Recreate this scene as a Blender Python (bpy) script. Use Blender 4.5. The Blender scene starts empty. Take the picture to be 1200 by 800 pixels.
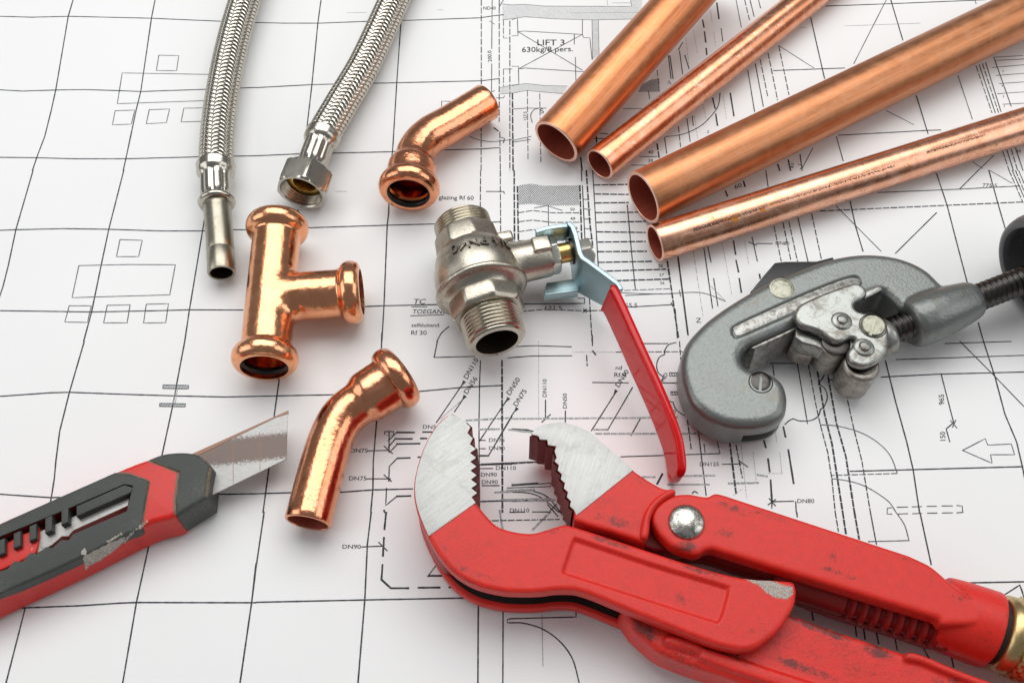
import bpy, bmesh, math, random
from mathutils import Vector, Matrix, noise as mnoise
random.seed(7)
PI = math.pi
S = 0.001                      # everything below is written in millimetres
scene = bpy.context.scene
col = scene.collection

# ------------------------------------------------------------------ camera
F = 1200.0
DC = 460.0
TH = math.radians(30.0)
CAM = Vector((0.0, -DC*math.sin(TH), DC*math.cos(TH)))
cd = bpy.data.cameras.new('camera'); cam = bpy.data.objects.new('camera', cd); col.objects.link(cam)
cam.location = CAM*S; cam.rotation_euler = (TH, 0, 0)
cd.sensor_width = 36; cd.lens = 36; cd.clip_start = 0.01; cd.clip_end = 50
scene.camera = cam

# ------------------------------------------------------------------ light
world = bpy.data.worlds.new('World'); scene.world = world; world.use_nodes = True
bg = world.node_tree.nodes['Background']
bg.inputs[0].default_value = (0.93, 0.96, 1.0, 1); bg.inputs[1].default_value = 0.19
def softbox(name, loc, size, power, colr=(1, 1, 1), aim=(0, 0, 0), sy=None):
    d = bpy.data.lights.new(name, 'AREA'); d.shape = 'RECTANGLE'; d.size = size; d.size_y = sy or size
    d.energy = power; d.color = colr
    o = bpy.data.objects.new(name, d); col.objects.link(o)
    o.location = Vector(loc)
    o.rotation_euler = (Vector(aim)-Vector(loc)).to_track_quat('-Z', 'Y').to_euler()
    return o
softbox('softbox_back', (0.0, 0.60, 1.22), 1.7, 17.0, (1.0, 0.998, 0.99), aim=(0, 0.0, 0), sy=1.1)
softbox('softbox_right', (1.35, -0.05, 0.95), 1.0, 4.6, (0.99, 0.995, 1.0))
softbox('softbox_left', (-1.35, -0.15, 0.80), 1.0, 4.6, (1.0, 1.0, 1.0))
scene.view_settings.view_transform = 'Standard'; scene.view_settings.look = 'None'
scene.view_settings.exposure = 0.14; scene.view_settings.gamma = 1
scene.render.engine = 'CYCLES'

# ------------------------------------------------------------------ helpers
UPV = Vector((0, math.cos(TH), math.sin(TH))); FW = Vector((0, math.sin(TH), -math.cos(TH)))
def pt(u, v, z=0.0):
    d = Vector(((u-600)/F, 0, 0)) + UPV*((400-v)/F) + FW
    return CAM + d*((z-CAM.z)/d.z)
def scl(u, v, z=0.0):
    return F/((pt(u, v, z)-CAM).dot(FW))
def crv(pts, n=6, closed=True):
    """smooth curve through points; a point with a third value 1 is a corner"""
    out = []; m = len(pts)
    for i in range(m if closed else m-1):
        p1 = pts[i]; p2 = pts[(i+1) % m]
        p0 = pts[i-1] if (closed or i > 0) else p1
        p3 = pts[(i+2) % m] if (closed or i+2 < m) else p2
        c1 = len(p1) > 2 and p1[2]; c2 = len(p2) > 2 and p2[2]
        if c1: p0 = p1
        if c2: p3 = p2
        k = 1 if (c1 and c2) else n
        for j in range(k):
            t = j/k
            q = []
            for a in (0, 1):
                q.append(0.5*(2*p1[a] + (p2[a]-p0[a])*t + (2*p0[a]-5*p1[a]+4*p2[a]-p3[a])*t*t + (3*p1[a]-p0[a]-3*p2[a]+p3[a])*t**3))
            out.append(tuple(q))
    if not closed: out.append(tuple(pts[-1][:2]))
    return out
def origin_of(o):
    v = Vector((0, 0, 0))
    while o is not None:
        v = v + o.location; o = o.parent
    return v
class MB:
    """collects geometry in millimetres, world coordinates"""
    def __init__(s): s.v = []; s.f = []; s.m = []; s.uv = []
    def add(s, vs, fs, mi=0, uvs=None):
        b = len(s.v); s.v += [tuple(p) for p in vs]
        for k, f in enumerate(fs):
            s.f.append(tuple(b+i for i in f)); s.m.append(mi[k] if isinstance(mi, list) else mi)
            s.uv.append(uvs[k] if uvs else [(0, 0)]*len(f))
        return s
    def build(s, name, mats, parent=None, angle=38, flat=False):
        me = bpy.data.meshes.new(name)
        off = origin_of(parent)
        me.from_pydata([(x*S-off.x, y*S-off.y, z*S-off.z) for x, y, z in s.v], [], s.f)
        if not isinstance(mats, (list, tuple)): mats = [mats]
        for m in mats: me.materials.append(m)
        me.polygons.foreach_set('material_index', s.m)
        ul = me.uv_layers.new(name='UVMap')
        flatuv = [c for f in s.uv for p in f for c in p]
        ul.data.foreach_set('uv', flatuv)
        me.update()
        if not flat:
            me.shade_smooth(); me.set_sharp_from_angle(angle=math.radians(angle))
        o = bpy.data.objects.new(name, me); col.objects.link(o)
        if parent is not None: o.parent = parent
        return o
def thing(name, label, cat, base, group=None):
    o = bpy.data.objects.new(name, None); col.objects.link(o); o.empty_display_size = 0.01
    o.location = Vector(base)*S
    o['label'] = label; o['category'] = cat
    if group: o['group'] = group
    return o
def tag(o, label, cat, group=None):
    o['label'] = label; o['category'] = cat
    if group: o['group'] = group
def bake(o):
    """apply modifiers in place"""
    dg = bpy.context.evaluated_depsgraph_get(); dg.update()
    me = bpy.data.meshes.new_from_object(o.evaluated_get(dg)); o.modifiers.clear(); o.data = me; return o
def clean(o):
    bm = bmesh.new(); bm.from_mesh(o.data)
    bmesh.ops.remove_doubles(bm, verts=bm.verts, dist=2e-6)
    bmesh.ops.holes_fill(bm, edges=[e for e in bm.edges if e.is_boundary], sides=0)
    bmesh.ops.recalc_face_normals(bm, faces=bm.faces)
    if bm.calc_volume(signed=True) < 0: bmesh.ops.reverse_faces(bm, faces=bm.faces)
    bm.to_mesh(o.data); bm.free()
def cut(o, cutter, op='DIFFERENCE'):
    clean(o); clean(cutter); nb = len(o.data.polygons)
    orig = o.data.copy()
    for solver in ('EXACT', 'FAST'):
        o.data = orig.copy()
        m = o.modifiers.new('b', 'BOOLEAN'); m.operation = op; m.object = cutter; m.solver = solver
        bpy.context.view_layer.update(); bake(o)
        print('cut', o.name, solver, nb, len(o.data.polygons))
        if len(o.data.polygons) > nb*0.5: break
    else: o.data = orig
    bpy.data.objects.remove(cutter)
    return o
def remesh(o, vox, sm=6, fac=0.5):
    clean(o)
    m = o.modifiers.new('r', 'REMESH'); m.mode = 'VOXEL'; m.voxel_size = vox*S; m.use_smooth_shade = True
    if sm:
        k = o.modifiers.new('s', 'SMOOTH'); k.factor = fac; k.iterations = sm
    bpy.context.view_layer.update(); bake(o); return o
def smooth_by_angle(o, a=38):
    o.data.shade_smooth(); o.data.set_sharp_from_angle(angle=math.radians(a)); return o

def frames(path):
    P = [Vector(p) for p in path]; n = len(P)
    T = []
    for i in range(n):
        T.append((P[min(i+1, n-1)]-P[max(i-1, 0)]).normalized())
    up = Vector((0, 0, 1))
    if abs(T[0].dot(up)) > 0.95: up = Vector((0, 1, 0))
    N = [(up - T[0]*up.dot(T[0])).normalized()]
    for i in range(1, n):
        q = T[i-1].rotation_difference(T[i]); v = q @ N[-1]; N.append((v - T[i]*v.dot(T[i])).normalized())
    L = [0.0]
    for i in range(1, n): L.append(L[-1]+(P[i]-P[i-1]).length)
    return P, T, N, L
def at_s(fr, s):
    P, T, N, L = fr
    if s <= 0: return P[0]+T[0]*s, T[0], N[0]
    if s >= L[-1]: return P[-1]+T[-1]*(s-L[-1]), T[-1], N[-1]
    lo, hi = 0, len(L)-1
    while hi-lo > 1:
        mid = (lo+hi)//2
        if L[mid] <= s: lo = mid
        else: hi = mid
    t = (s-L[lo])/max(1e-9, L[hi]-L[lo])
    return P[lo].lerp(P[hi], t), T[lo].lerp(T[hi], t).normalized(), N[lo].lerp(N[hi], t).normalized()
def sweep(mb, path, prof, seg=48, cap0=False, cap1=False, rot=0.0, fr=None):
    """prof: list of (s, r[, shape(theta)->factor[, material index]])"""
    fr = fr or frames(path)
    vs = []; arc = 0; arcs = []
    last = None
    for e in prof:
        s, r = e[0], e[1]; sh = e[2] if len(e) > 2 else None
        c, t, n = at_s(fr, s); b = t.cross(n)
        if last is not None: arc += math.hypot(s-last[0], r-last[1])
        last = (s, r); arcs.append(arc)
        for k in range(seg):
            a = 2*PI*k/seg + rot; rr = r*(sh(a) if sh else 1)
            vs.append(c + (n*math.cos(a)+b*math.sin(a))*rr)
    fs = []; uvs = []; ms = []
    for i in range(len(prof)-1):
        mi = prof[i+1][3] if len(prof[i+1]) > 3 else 0
        for k in range(seg):
            k2 = (k+1) % seg
            fs.append((i*seg+k, i*seg+k2, (i+1)*seg+k2, (i+1)*seg+k)); ms.append(mi)
            u0, u1 = arcs[i]*.1, arcs[i+1]*.1; R = 1.0
            uvs.append([(u0, k/seg*R), (u0, (k+1)/seg*R), (u1, (k+1)/seg*R), (u1, k/seg*R)])
    if cap0: fs.append(tuple(range(seg-1, -1, -1))); uvs.append([(0, 0)]*seg); ms.append(0)
    if cap1:
        fs.append(tuple((len(prof)-1)*seg+k for k in range(seg))); uvs.append([(0, 0)]*seg)
        ms.append(prof[-1][3] if len(prof[-1]) > 3 else 0)
    # outward orientation for the usual direction of travel
    fs = [tuple(reversed(f)) for f in fs]; uvs = [list(reversed(u)) for u in uvs]
    mb.add(vs, fs, ms, uvs); return mb
def poly_shape(n, apo, rmax, rot=0.0):
    """factor function (for r = 1) of a regular polygon with apothem apo, clipped to radius rmax"""
    def f(a):
        a = (a-rot) % (2*PI/n) - PI/n
        return min(apo/math.cos(a), rmax)
    return f
def ring_arc(s0, r0, s1, r1, bulge, n=8):
    """a rounded bead between two profile points, bulging outward"""
    out = []
    for k in range(n+1):
        t = k/n; out.append((s0+(s1-s0)*t, r0+(r1-r0)*t + bulge*math.sin(PI*t)**0.7 if 0 < t < 1 else (r0+(r1-r0)*t)))
    return out

def offset_poly(P, d):
    """inward offset (P counter-clockwise)"""
    n = len(P); out = []
    for i in range(n):
        a, b, c = P[i-1], P[i], P[(i+1) % n]
        e1 = Vector((b[0]-a[0], b[1]-a[1])); e2 = Vector((c[0]-b[0], c[1]-b[1]))
        if e1.length < 1e-6: e1 = e2
        if e2.length < 1e-6: e2 = e1
        n1 = Vector((-e1.y, e1.x)).normalized(); n2 = Vector((-e2.y, e2.x)).normalized()
        m = n1+n2
        if m.length < 1e-3: m = n1
        m.normalize(); k = 1/max(0.55, m.dot(n1))
        out.append((b[0]+m.x*d*k, b[1]+m.y*d*k))
    return out
def ccw(P):
    a = sum(P[i][0]*P[(i+1) % len(P)][1]-P[(i+1) % len(P)][0]*P[i][1] for i in range(len(P)))
    return P if a > 0 else P[::-1]
def to_mm(pxs, z): return [tuple(pt(u, v, z)[:2]) for u, v in pxs]
def slab(mb, P, z0, z1, rt=1.0, rb=0.5, seg=4, mi=0, grow=0.0, tilt=None):
    """P: outline in mm (x, y); rounded top edge rt, bottom edge rb; grow: extra width at the bottom"""
    P = ccw(P); n = len(P); rings = []
    if rb > 0:
        for k in range(seg+1):
            a = PI/2*k/seg; rings.append((offset_poly(P, rb*(1-math.sin(a))-grow), z0+rb*(1-math.cos(a))))
    else: rings.append((offset_poly(P, -grow) if grow else P, z0))
    if rt > 0:
        for k in range(seg+1):
            a = PI/2*k/seg; rings.append((offset_poly(P, rt*(1-math.cos(a))), z1-rt*(1-math.sin(a))))
    else: rings.append((P, z1))
    vs = []; fs = []
    for R, z in rings:
        for x, y in R: vs.append((x, y, z + (tilt(x, y) if tilt else 0)))
    for i in range(len(rings)-1):
        for k in range(n):
            k2 = (k+1) % n; fs.append((i*n+k, i*n+k2, (i+1)*n+k2, (i+1)*n+k))
    fs.append(tuple(range(n-1, -1, -1))); fs.append(tuple((len(rings)-1)*n+k for k in range(n)))
    mb.add(vs, fs, mi); return mb
def box(mb, c, ax, ay, az, hx, hy, hz, mi=0):
    vs = []
    for i in (-1, 1):
        for j in (-1, 1):
            for k in (-1, 1): vs.append(c+ax*hx*i+ay*hy*j+az*hz*k)
    mb.add(vs, [(0, 1, 3, 2), (4, 6, 7, 5), (0, 4, 5, 1), (2, 3, 7, 6), (0, 2, 6, 4), (1, 5, 7, 3)], mi); return mb
def bevel(o, w, seg=3, ang=30):
    m = o.modifiers.new('bv', 'BEVEL'); m.width = w*S; m.segments = seg; m.limit_method = 'ANGLE'; m.angle_limit = math.radians(ang)
    m.harden_normals = False
    bpy.context.view_layer.update(); bake(o); smooth_by_angle(o, 50); return o
def dome(mb, c, nrm, r, h, seg=40, rings=8, mi=0, base=0.6):
    """low domed rivet head or disc"""
    nrm = nrm.normalized()
    prof = [(-base, r), (0, r)]
    for k in range(1, rings+1):
        a = PI/2*k/rings; prof.append((h*math.sin(a), r*math.cos(a)+1e-4))
    sweep(mb, [c, c+nrm*1.0, c+nrm*2], prof, seg, cap0=True, cap1=True); 
    return mb

def sdist(P, x, y):
    """signed distance to polygon P, positive inside"""
    ins = False; best = 1e9; n = len(P)
    for i in range(n):
        ax_, ay_ = P[i-1]; bx_, by_ = P[i]
        if (ay_ > y) != (by_ > y) and x < (bx_-ax_)*(y-ay_)/(by_-ay_)+ax_: ins = not ins
        dx, dy = bx_-ax_, by_-ay_; L2 = dx*dx+dy*dy or 1e-9
        t = max(0, min(1, ((x-ax_)*dx+(y-ay_)*dy)/L2)); best = min(best, (x-ax_-dx*t)**2+(y-ay_-dy*t)**2)
    return math.sqrt(best) if ins else -math.sqrt(best)
def press(o, P, ztop, depth, edge=0.8, zmin=3.0):
    """press a recess into the top surface of a fine mesh"""
    off = origin_of(o.parent)+o.location if o.parent else o.location
    x0 = min(p[0] for p in P); x1 = max(p[0] for p in P); y0 = min(p[1] for p in P); y1 = max(p[1] for p in P)
    for v in o.data.vertices:
        x, y, z = (v.co.x+off.x)/S, (v.co.y+off.y)/S, (v.co.z+off.z)/S
        if z > ztop-zmin and x0 < x < x1 and y0 < y < y1:
            d = sdist(P, x, y)
            if d > 0: t = min(1, d/edge); v.co.z -= depth*S*t*t*(3-2*t)
    o.data.update()
def wear(o, patches, edge=1.0):
    """store where paint has rubbed: soft patches given at picture points, plus convex edges"""
    me = o.data; off = origin_of(o); n = len(me.vertices)
    nb = [[] for _ in range(n)]
    for e in me.edges: a, b = e.vertices; nb[a].append(b); nb[b].append(a)
    co = [v.co for v in me.vertices]; no = [v.normal for v in me.vertices]
    cur = [0.0]*n
    for i in range(n):
        if nb[i]: cur[i] = -sum((co[j]-co[i]).dot(no[i])/max(1e-9, (co[j]-co[i]).length) for j in nb[i])/len(nb[i])
    for _ in range(3): cur = [(cur[i]+sum(cur[j] for j in nb[i]))/(1+len(nb[i])) for i in range(n)]
    w = []; ed = []
    for i in range(n):
        p = (co[i]+off)/S-CAM; z = p.dot(FW); u = 600+F*p.x/z; v = 400-F*p.dot(UPV)/z; k = 0.0
        for (cx, cy, rx, ry, ang, st) in patches:
            a = math.radians(ang); dx, dy = u-cx, v-cy; X = dx*math.cos(a)+dy*math.sin(a); Y = -dx*math.sin(a)+dy*math.cos(a)
            q = (X/rx)**2+(Y/ry)**2
            if q < 1: k = max(k, st*(1-q)**0.7)
        w.append(k); ed.append(max(0.0, min(1.0, cur[i]*edge*6)))
    for nm, arr in (('wear', w), ('rim', ed)):
        at = me.attributes.get(nm) or me.attributes.new(nm, 'FLOAT', 'POINT'); at.data.foreach_set('value', arr)
from mathutils.bvhtree import BVHTree
def decal(name, mats, objs, px, parent, cell=0.55, ragged=0.5, thr=0.0, lift=0.05, seed=0.0, freq=0.35, edge=2.0):
    """a ragged worn patch lying on the surface: px outline in the picture, dropped onto the parts"""
    trees = []
    for o in objs:
        off = origin_of(o); me = o.data
        trees.append((BVHTree.FromPolygons([v.co+off for v in me.vertices], [tuple(p.vertices) for p in me.polygons])))
    u0 = min(p[0] for p in px); u1 = max(p[0] for p in px); v0 = min(p[1] for p in px); v1 = max(p[1] for p in px)
    nu = int((u1-u0)/cell)+1; nv = int((v1-v0)/cell)+1; vid = {}; vs = []; fs = []; camp = CAM*S
    def vert(i, j):
        if (i, j) in vid: return vid[(i, j)]
        u, v = u0+i*cell, v0+j*cell; d = (Vector(((u-600)/F, 0, 0))+UPV*((400-v)/F)+FW).normalized(); best = None
        for t in trees:
            h = t.ray_cast(camp, d)
            if h[0] is not None and (best is None or h[3] < best[3]): best = h
        if best is None: vid[(i, j)] = None; return None
        n = best[1] if best[1].dot(d) < 0 else -best[1]
        p = (best[0]+n*lift*S)/S; vs.append(tuple(p)); vid[(i, j)] = len(vs)-1; return vid[(i, j)]
    for j in range(nv):
        for i in range(nu):
            u, v = u0+(i+.5)*cell, v0+(j+.5)*cell; d = sdist(px, u, v)
            nz = mnoise.noise(Vector((u*freq+seed, v*freq, seed)))*0.6+mnoise.noise(Vector((u*freq*3, v*freq*3+seed, 3)))*0.4
            if d < -0.5: continue
            if min(1, d/edge)*0.5 + nz*ragged > thr:
                q = [vert(i, j), vert(i+1, j), vert(i+1, j+1), vert(i, j+1)]
                if None not in q: fs.append(tuple(q[::-1]))
    if not fs: return None
    mb = MB(); mb.add(vs, fs); return mb.build(name, mats, parent, angle=80)

# ------------------------------------------------------------------ materials
class NT:
    def __init__(s, name):
        s.mat = bpy.data.materials.new(name); s.mat.use_nodes = True; s.t = s.mat.node_tree
        s.p = s.t.nodes['Principled BSDF']; s.tc = None
    def n(s, typ, **kw):
        o = s.t.nodes.new(typ)
        for k, v in kw.items():
            if k.startswith('i_'):
                key = k[2:].replace('_', ' ')
                o.inputs[key].default_value = v
            else: setattr(o, k, v)
        return o
    def l(s, a, b): s.t.links.new(a, b)
    def co(s, uv=False, scale=(1, 1, 1), rot=(0, 0, 0)):
        if s.tc is None: s.tc = s.n('ShaderNodeTexCoord')
        m = s.n('ShaderNodeMapping'); m.inputs['Scale'].default_value = scale; m.inputs['Rotation'].default_value = rot
        s.l(s.tc.outputs['UV' if uv else 'Object'], m.inputs['Vector']); return m.outputs[0]
    def noise(s, vec, scale=5, detail=4, rough=0.6, dist=0.0):
        o = s.n('ShaderNodeTexNoise'); o.inputs['Scale'].default_value = scale; o.inputs['Detail'].default_value = detail
        o.inputs['Roughness'].default_value = rough; o.inputs['Distortion'].default_value = dist
        s.l(vec, o.inputs['Vector']); return o.outputs['Fac']
    def ramp(s, fac, stops):
        o = s.n('ShaderNodeValToRGB'); e = o.color_ramp.elements
        while len(e) < len(stops): e.new(0.5)
        for k, (p, c) in enumerate(stops):
            e[k].position = p; e[k].color = (c, c, c, 1) if isinstance(c, (int, float)) else (*c, 1)
        s.l(fac, o.inputs[0]); return o.outputs[0]
    def mix(s, fac, a, b, typ='MIX'):
        o = s.n('ShaderNodeMix', data_type='RGBA', blend_type=typ)
        for sock, v in ((o.inputs[0], fac), (o.inputs[6], a), (o.inputs[7], b)):
            if isinstance(v, (int, float)): sock.default_value = v
            elif isinstance(v, tuple): sock.default_value = (*v, 1)
            else: s.l(v, sock)
        return o.outputs[2]
    def math(s, op, a, b=0.0):
        o = s.n('ShaderNodeMath', operation=op)
        for k, v in enumerate((a, b)):
            if isinstance(v, (int, float)): o.inputs[k].default_value = v
            else: s.l(v, o.inputs[k])
        return o.outputs[0]
    def bump(s, h, dist, strength=1.0):
        o = s.n('ShaderNodeBump'); o.inputs['Distance'].default_value = dist*S; o.inputs['Strength'].default_value = strength
        s.l(h, o.inputs['Height']); s.l(o.outputs[0], s.p.inputs['Normal']); return o
    def set(s, **kw):
        for k, v in kw.items():
            key = {'base': 'Base Color', 'metal': 'Metallic', 'rough': 'Roughness', 'spec': 'Specular IOR Level', 'coat': 'Coat Weight', 'coatr': 'Coat Roughness'}[k]
            sock = s.p.inputs[key]
            if isinstance(v, tuple): sock.default_value = (*v, 1)
            elif isinstance(v, (int, float)): sock.default_value = v
            else: s.l(v, sock)
        return s

def copper(name, base, dark, pale, rough=0.24, streak=0.5, spots=0.4, bumpd=0.02, long=True, wear=None):
    m = NT(name)
    ov = m.co(scale=(1000, 1000, 1000))
    uv = m.co(uv=True, scale=(0.35, 60, 1))
    uv2 = m.co(uv=True, scale=(0.12, 26, 1))
    st = m.noise(uv, 1.0, 5, 0.65); st2 = m.noise(uv2, 1.0, 3, 0.5)
    mot = m.noise(ov, 0.16, 5, 0.65, 0.6); fine = m.noise(ov, 2.2, 4, 0.7)
    c = m.mix(m.math('MULTIPLY', m.ramp(st, [(0.35, 0), (0.7, 1)]), streak), base, dark)
    c = m.mix(m.math('MULTIPLY', m.ramp(mot, [(0.45, 0), (0.62, 1)]), spots), c, pale)
    c = m.mix(m.math('MULTIPLY', m.ramp(fine, [(0.60, 0), (0.72, 1)]), 0.25), c, dark)
    if wear:                                    # brown tarnish specks and pale scuffs in patches along one flank
        wv = m.noise(ov, 0.45, 6, 0.75, 1.2); pat = m.noise(m.co(uv=True, scale=(0.5, 7, 1)), 1.0, 2, 0.5)
        fac = m.math('MULTIPLY', m.ramp(wv, [(0.56, 0), (0.60, 1)]), m.ramp(pat, [(0.48, 0), (0.58, 1)]))
        c = m.mix(m.math('MULTIPLY', fac, wear[0]), c, wear[1])
    r = m.math('ADD', m.math('MULTIPLY', mot, 0.28), m.math('MULTIPLY', st2, 0.16))
    r = m.math('ADD', r, rough-0.2)
    m.set(base=c, metal=1.0, rough=r)
    h = m.math('ADD', m.math('MULTIPLY', fine, 0.5), m.math('MULTIPLY', st, 0.8 if long else 0.2))
    h = m.math('ADD', h, m.math('MULTIPLY', m.noise(ov, 0.30, 3, 0.55), 0.0 if long else 6.0))
    m.bump(h, bumpd)
    return m.mat
CU = copper('copper_drawn', (0.70, 0.265, 0.115), (0.38, 0.13, 0.05), (0.74, 0.36, 0.21), 0.36, 0.7, 0.35)
CU_OLD = copper('copper_matt', (0.60, 0.255, 0.12), (0.30, 0.11, 0.045), (0.62, 0.32, 0.18), 0.38, 0.55, 0.45)
CU_SPOT = copper('copper_stained', (0.82, 0.41, 0.26), (0.54, 0.21, 0.11), (0.93, 0.60, 0.45), 0.25, 0.3, 0.5, wear=(0.85, (0.42, 0.17, 0.04)))
CU_SCUFF = copper('copper_scuffed', (0.76, 0.31, 0.165), (0.42, 0.15, 0.07), (0.90, 0.50, 0.36), 0.24, 0.35, 0.5, wear=(0.7, (0.98, 0.72, 0.58)))
CU_FIT = copper('copper_pressed', (0.80, 0.33, 0.175), (0.36, 0.12, 0.05), (0.88, 0.46, 0.30), 0.17, 0.12, 0.35, 0.03, long=False, wear=(0.75, (0.30, 0.12, 0.05)))
CU_TEE = copper('copper_satin', (0.87, 0.39, 0.20), (0.34, 0.13, 0.06), (0.92, 0.50, 0.31), 0.17, 0.10, 0.3, 0.035, long=False, wear=(0.8, (0.28, 0.12, 0.05)))
m = NT('copper_oxidised_bore')
_c = m.noise(m.co(uv=True, scale=(1, 30, 1)), 1, 3)
CU_IN = m.set(base=m.mix(_c, (0.34, 0.06, 0.035), (0.50, 0.12, 0.07)), metal=0.25, rough=0.5).mat
m = NT('copper_bright_bore'); CU_BRIGHT = m.set(base=(0.62, 0.16, 0.04), metal=1.0, rough=0.2).mat
m = NT('copper_cut_edge'); CU_EDGE = m.set(base=(0.95, 0.60, 0.47), metal=0.8, rough=0.42).mat
m = NT('black_rubber'); RUB = m.set(base=(0.012, 0.012, 0.012), rough=0.38).mat

def metal(name, base, dark, rough=0.3, dirt=0.4, dscale=0.25, grain=3.0, bumpd=0.04, metalv=1.0, low=0.5, high=0.68, second=None):
    m = NT(name); ov = m.co(scale=(1000, 1000, 1000))
    d = m.noise(ov, dscale, 6, 0.7, 0.5); f = m.noise(ov, grain, 3, 0.6)
    c = m.mix(m.math('MULTIPLY', m.ramp(d, [(low, 0), (high, 1)]), dirt), base, dark)
    if second:
        e = m.noise(ov, second[1], 5, 0.7, 1.0)
        c = m.mix(m.math('MULTIPLY', m.ramp(e, [(0.58, 0), (0.64, 1)]), second[2]), c, second[0])
    m.set(base=c, metal=metalv, rough=m.math('ADD', m.math('MULTIPLY', d, 0.25), rough-0.1))
    m.bump(f, bumpd); return m.mat
NICKEL = metal('nickel_plated_casting', (0.50, 0.46, 0.385), (0.26, 0.23, 0.18), 0.27, 0.5, 0.35, 1.8, 0.10)
THREAD = metal('nickel_thread', (0.50, 0.46, 0.38), (0.34, 0.30, 0.23), 0.22, 0.5, 0.25, 3.0, 0.003)
STEEL = metal('steel_braid', (0.66, 0.62, 0.54), (0.44, 0.38, 0.31), 0.16, 0.4, 0.15, 6.0, 0.002)
FERR = metal('steel_ferrule', (0.50, 0.47, 0.41), (0.42, 0.38, 0.32), 0.2, 0.4, 0.2, 4.0, 0.003)
TUBE = metal('steel_tube', (0.36, 0.335, 0.27), (0.23, 0.21, 0.16), 0.3, 0.45, 0.25, 5.0, 0.008)
BRASS = metal('brass', (0.70, 0.48, 0.17), (0.38, 0.24, 0.08), 0.25, 0.4, 0.4, 4.0, 0.015)
BRASSN = metal('worn_brass_knurl', (0.62, 0.46, 0.22), (0.16, 0.11, 0.05), 0.3, 0.55, 0.3, 3.0, 0.03)
ZINC = metal('zinc_plated_steel', (0.42, 0.57, 0.61), (0.38, 0.45, 0.42), 0.40, 0.3, 0.12, 3.0, 0.005)
NUTM = metal('plated_nut', (0.72, 0.70, 0.63), (0.5, 0.47, 0.40), 0.28, 0.3, 0.2, 3.0, 0.004)
DARKST = metal('blackened_steel', (0.075, 0.07, 0.065), (0.03, 0.028, 0.026), 0.3, 0.5, 0.5, 3.0, 0.02)
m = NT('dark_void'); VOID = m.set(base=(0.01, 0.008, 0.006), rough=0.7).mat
m = NT('nickel_bore'); NBORE = m.set(base=(0.09, 0.07, 0.05), metal=0.8, rough=0.4).mat
RIVET = metal('bright_rivet', (0.62, 0.61, 0.56), (0.10, 0.09, 0.07), 0.2, 0.85, 0.22, 2.0, 0.10, low=0.46, high=0.6)
CREAM = metal('tarnished_rivet', (0.36, 0.355, 0.29), (0.17, 0.165, 0.12), 0.42, 0.8, 0.5, 2.0, 0.06)
HAMMER = metal('grey_hammer_paint', (0.185, 0.197, 0.188), (0.11, 0.12, 0.11), 0.30, 0.4, 0.9, 0.9, 0.16, 0.6, second=((0.16, 0.13, 0.09), 0.12, 0.35))
SLIDE = metal('worn_zinc_casting', (0.33, 0.34, 0.32), (0.13, 0.11, 0.09), 0.30, 0.7, 0.16, 1.8, 0.09, 0.85, 0.48, 0.62, second=((0.22, 0.15, 0.09), 0.3, 0.4))
CHAN = metal('bare_worn_channel', (0.36, 0.36, 0.34), (0.14, 0.12, 0.10), 0.36, 0.75, 0.35, 1.2, 0.08, 0.8, 0.47, 0.58)
ROLLER = metal('stained_roller', (0.34, 0.315, 0.28), (0.15, 0.12, 0.10), 0.34, 0.75, 0.30, 2.0, 0.05, 0.85, 0.45, 0.62)

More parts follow.
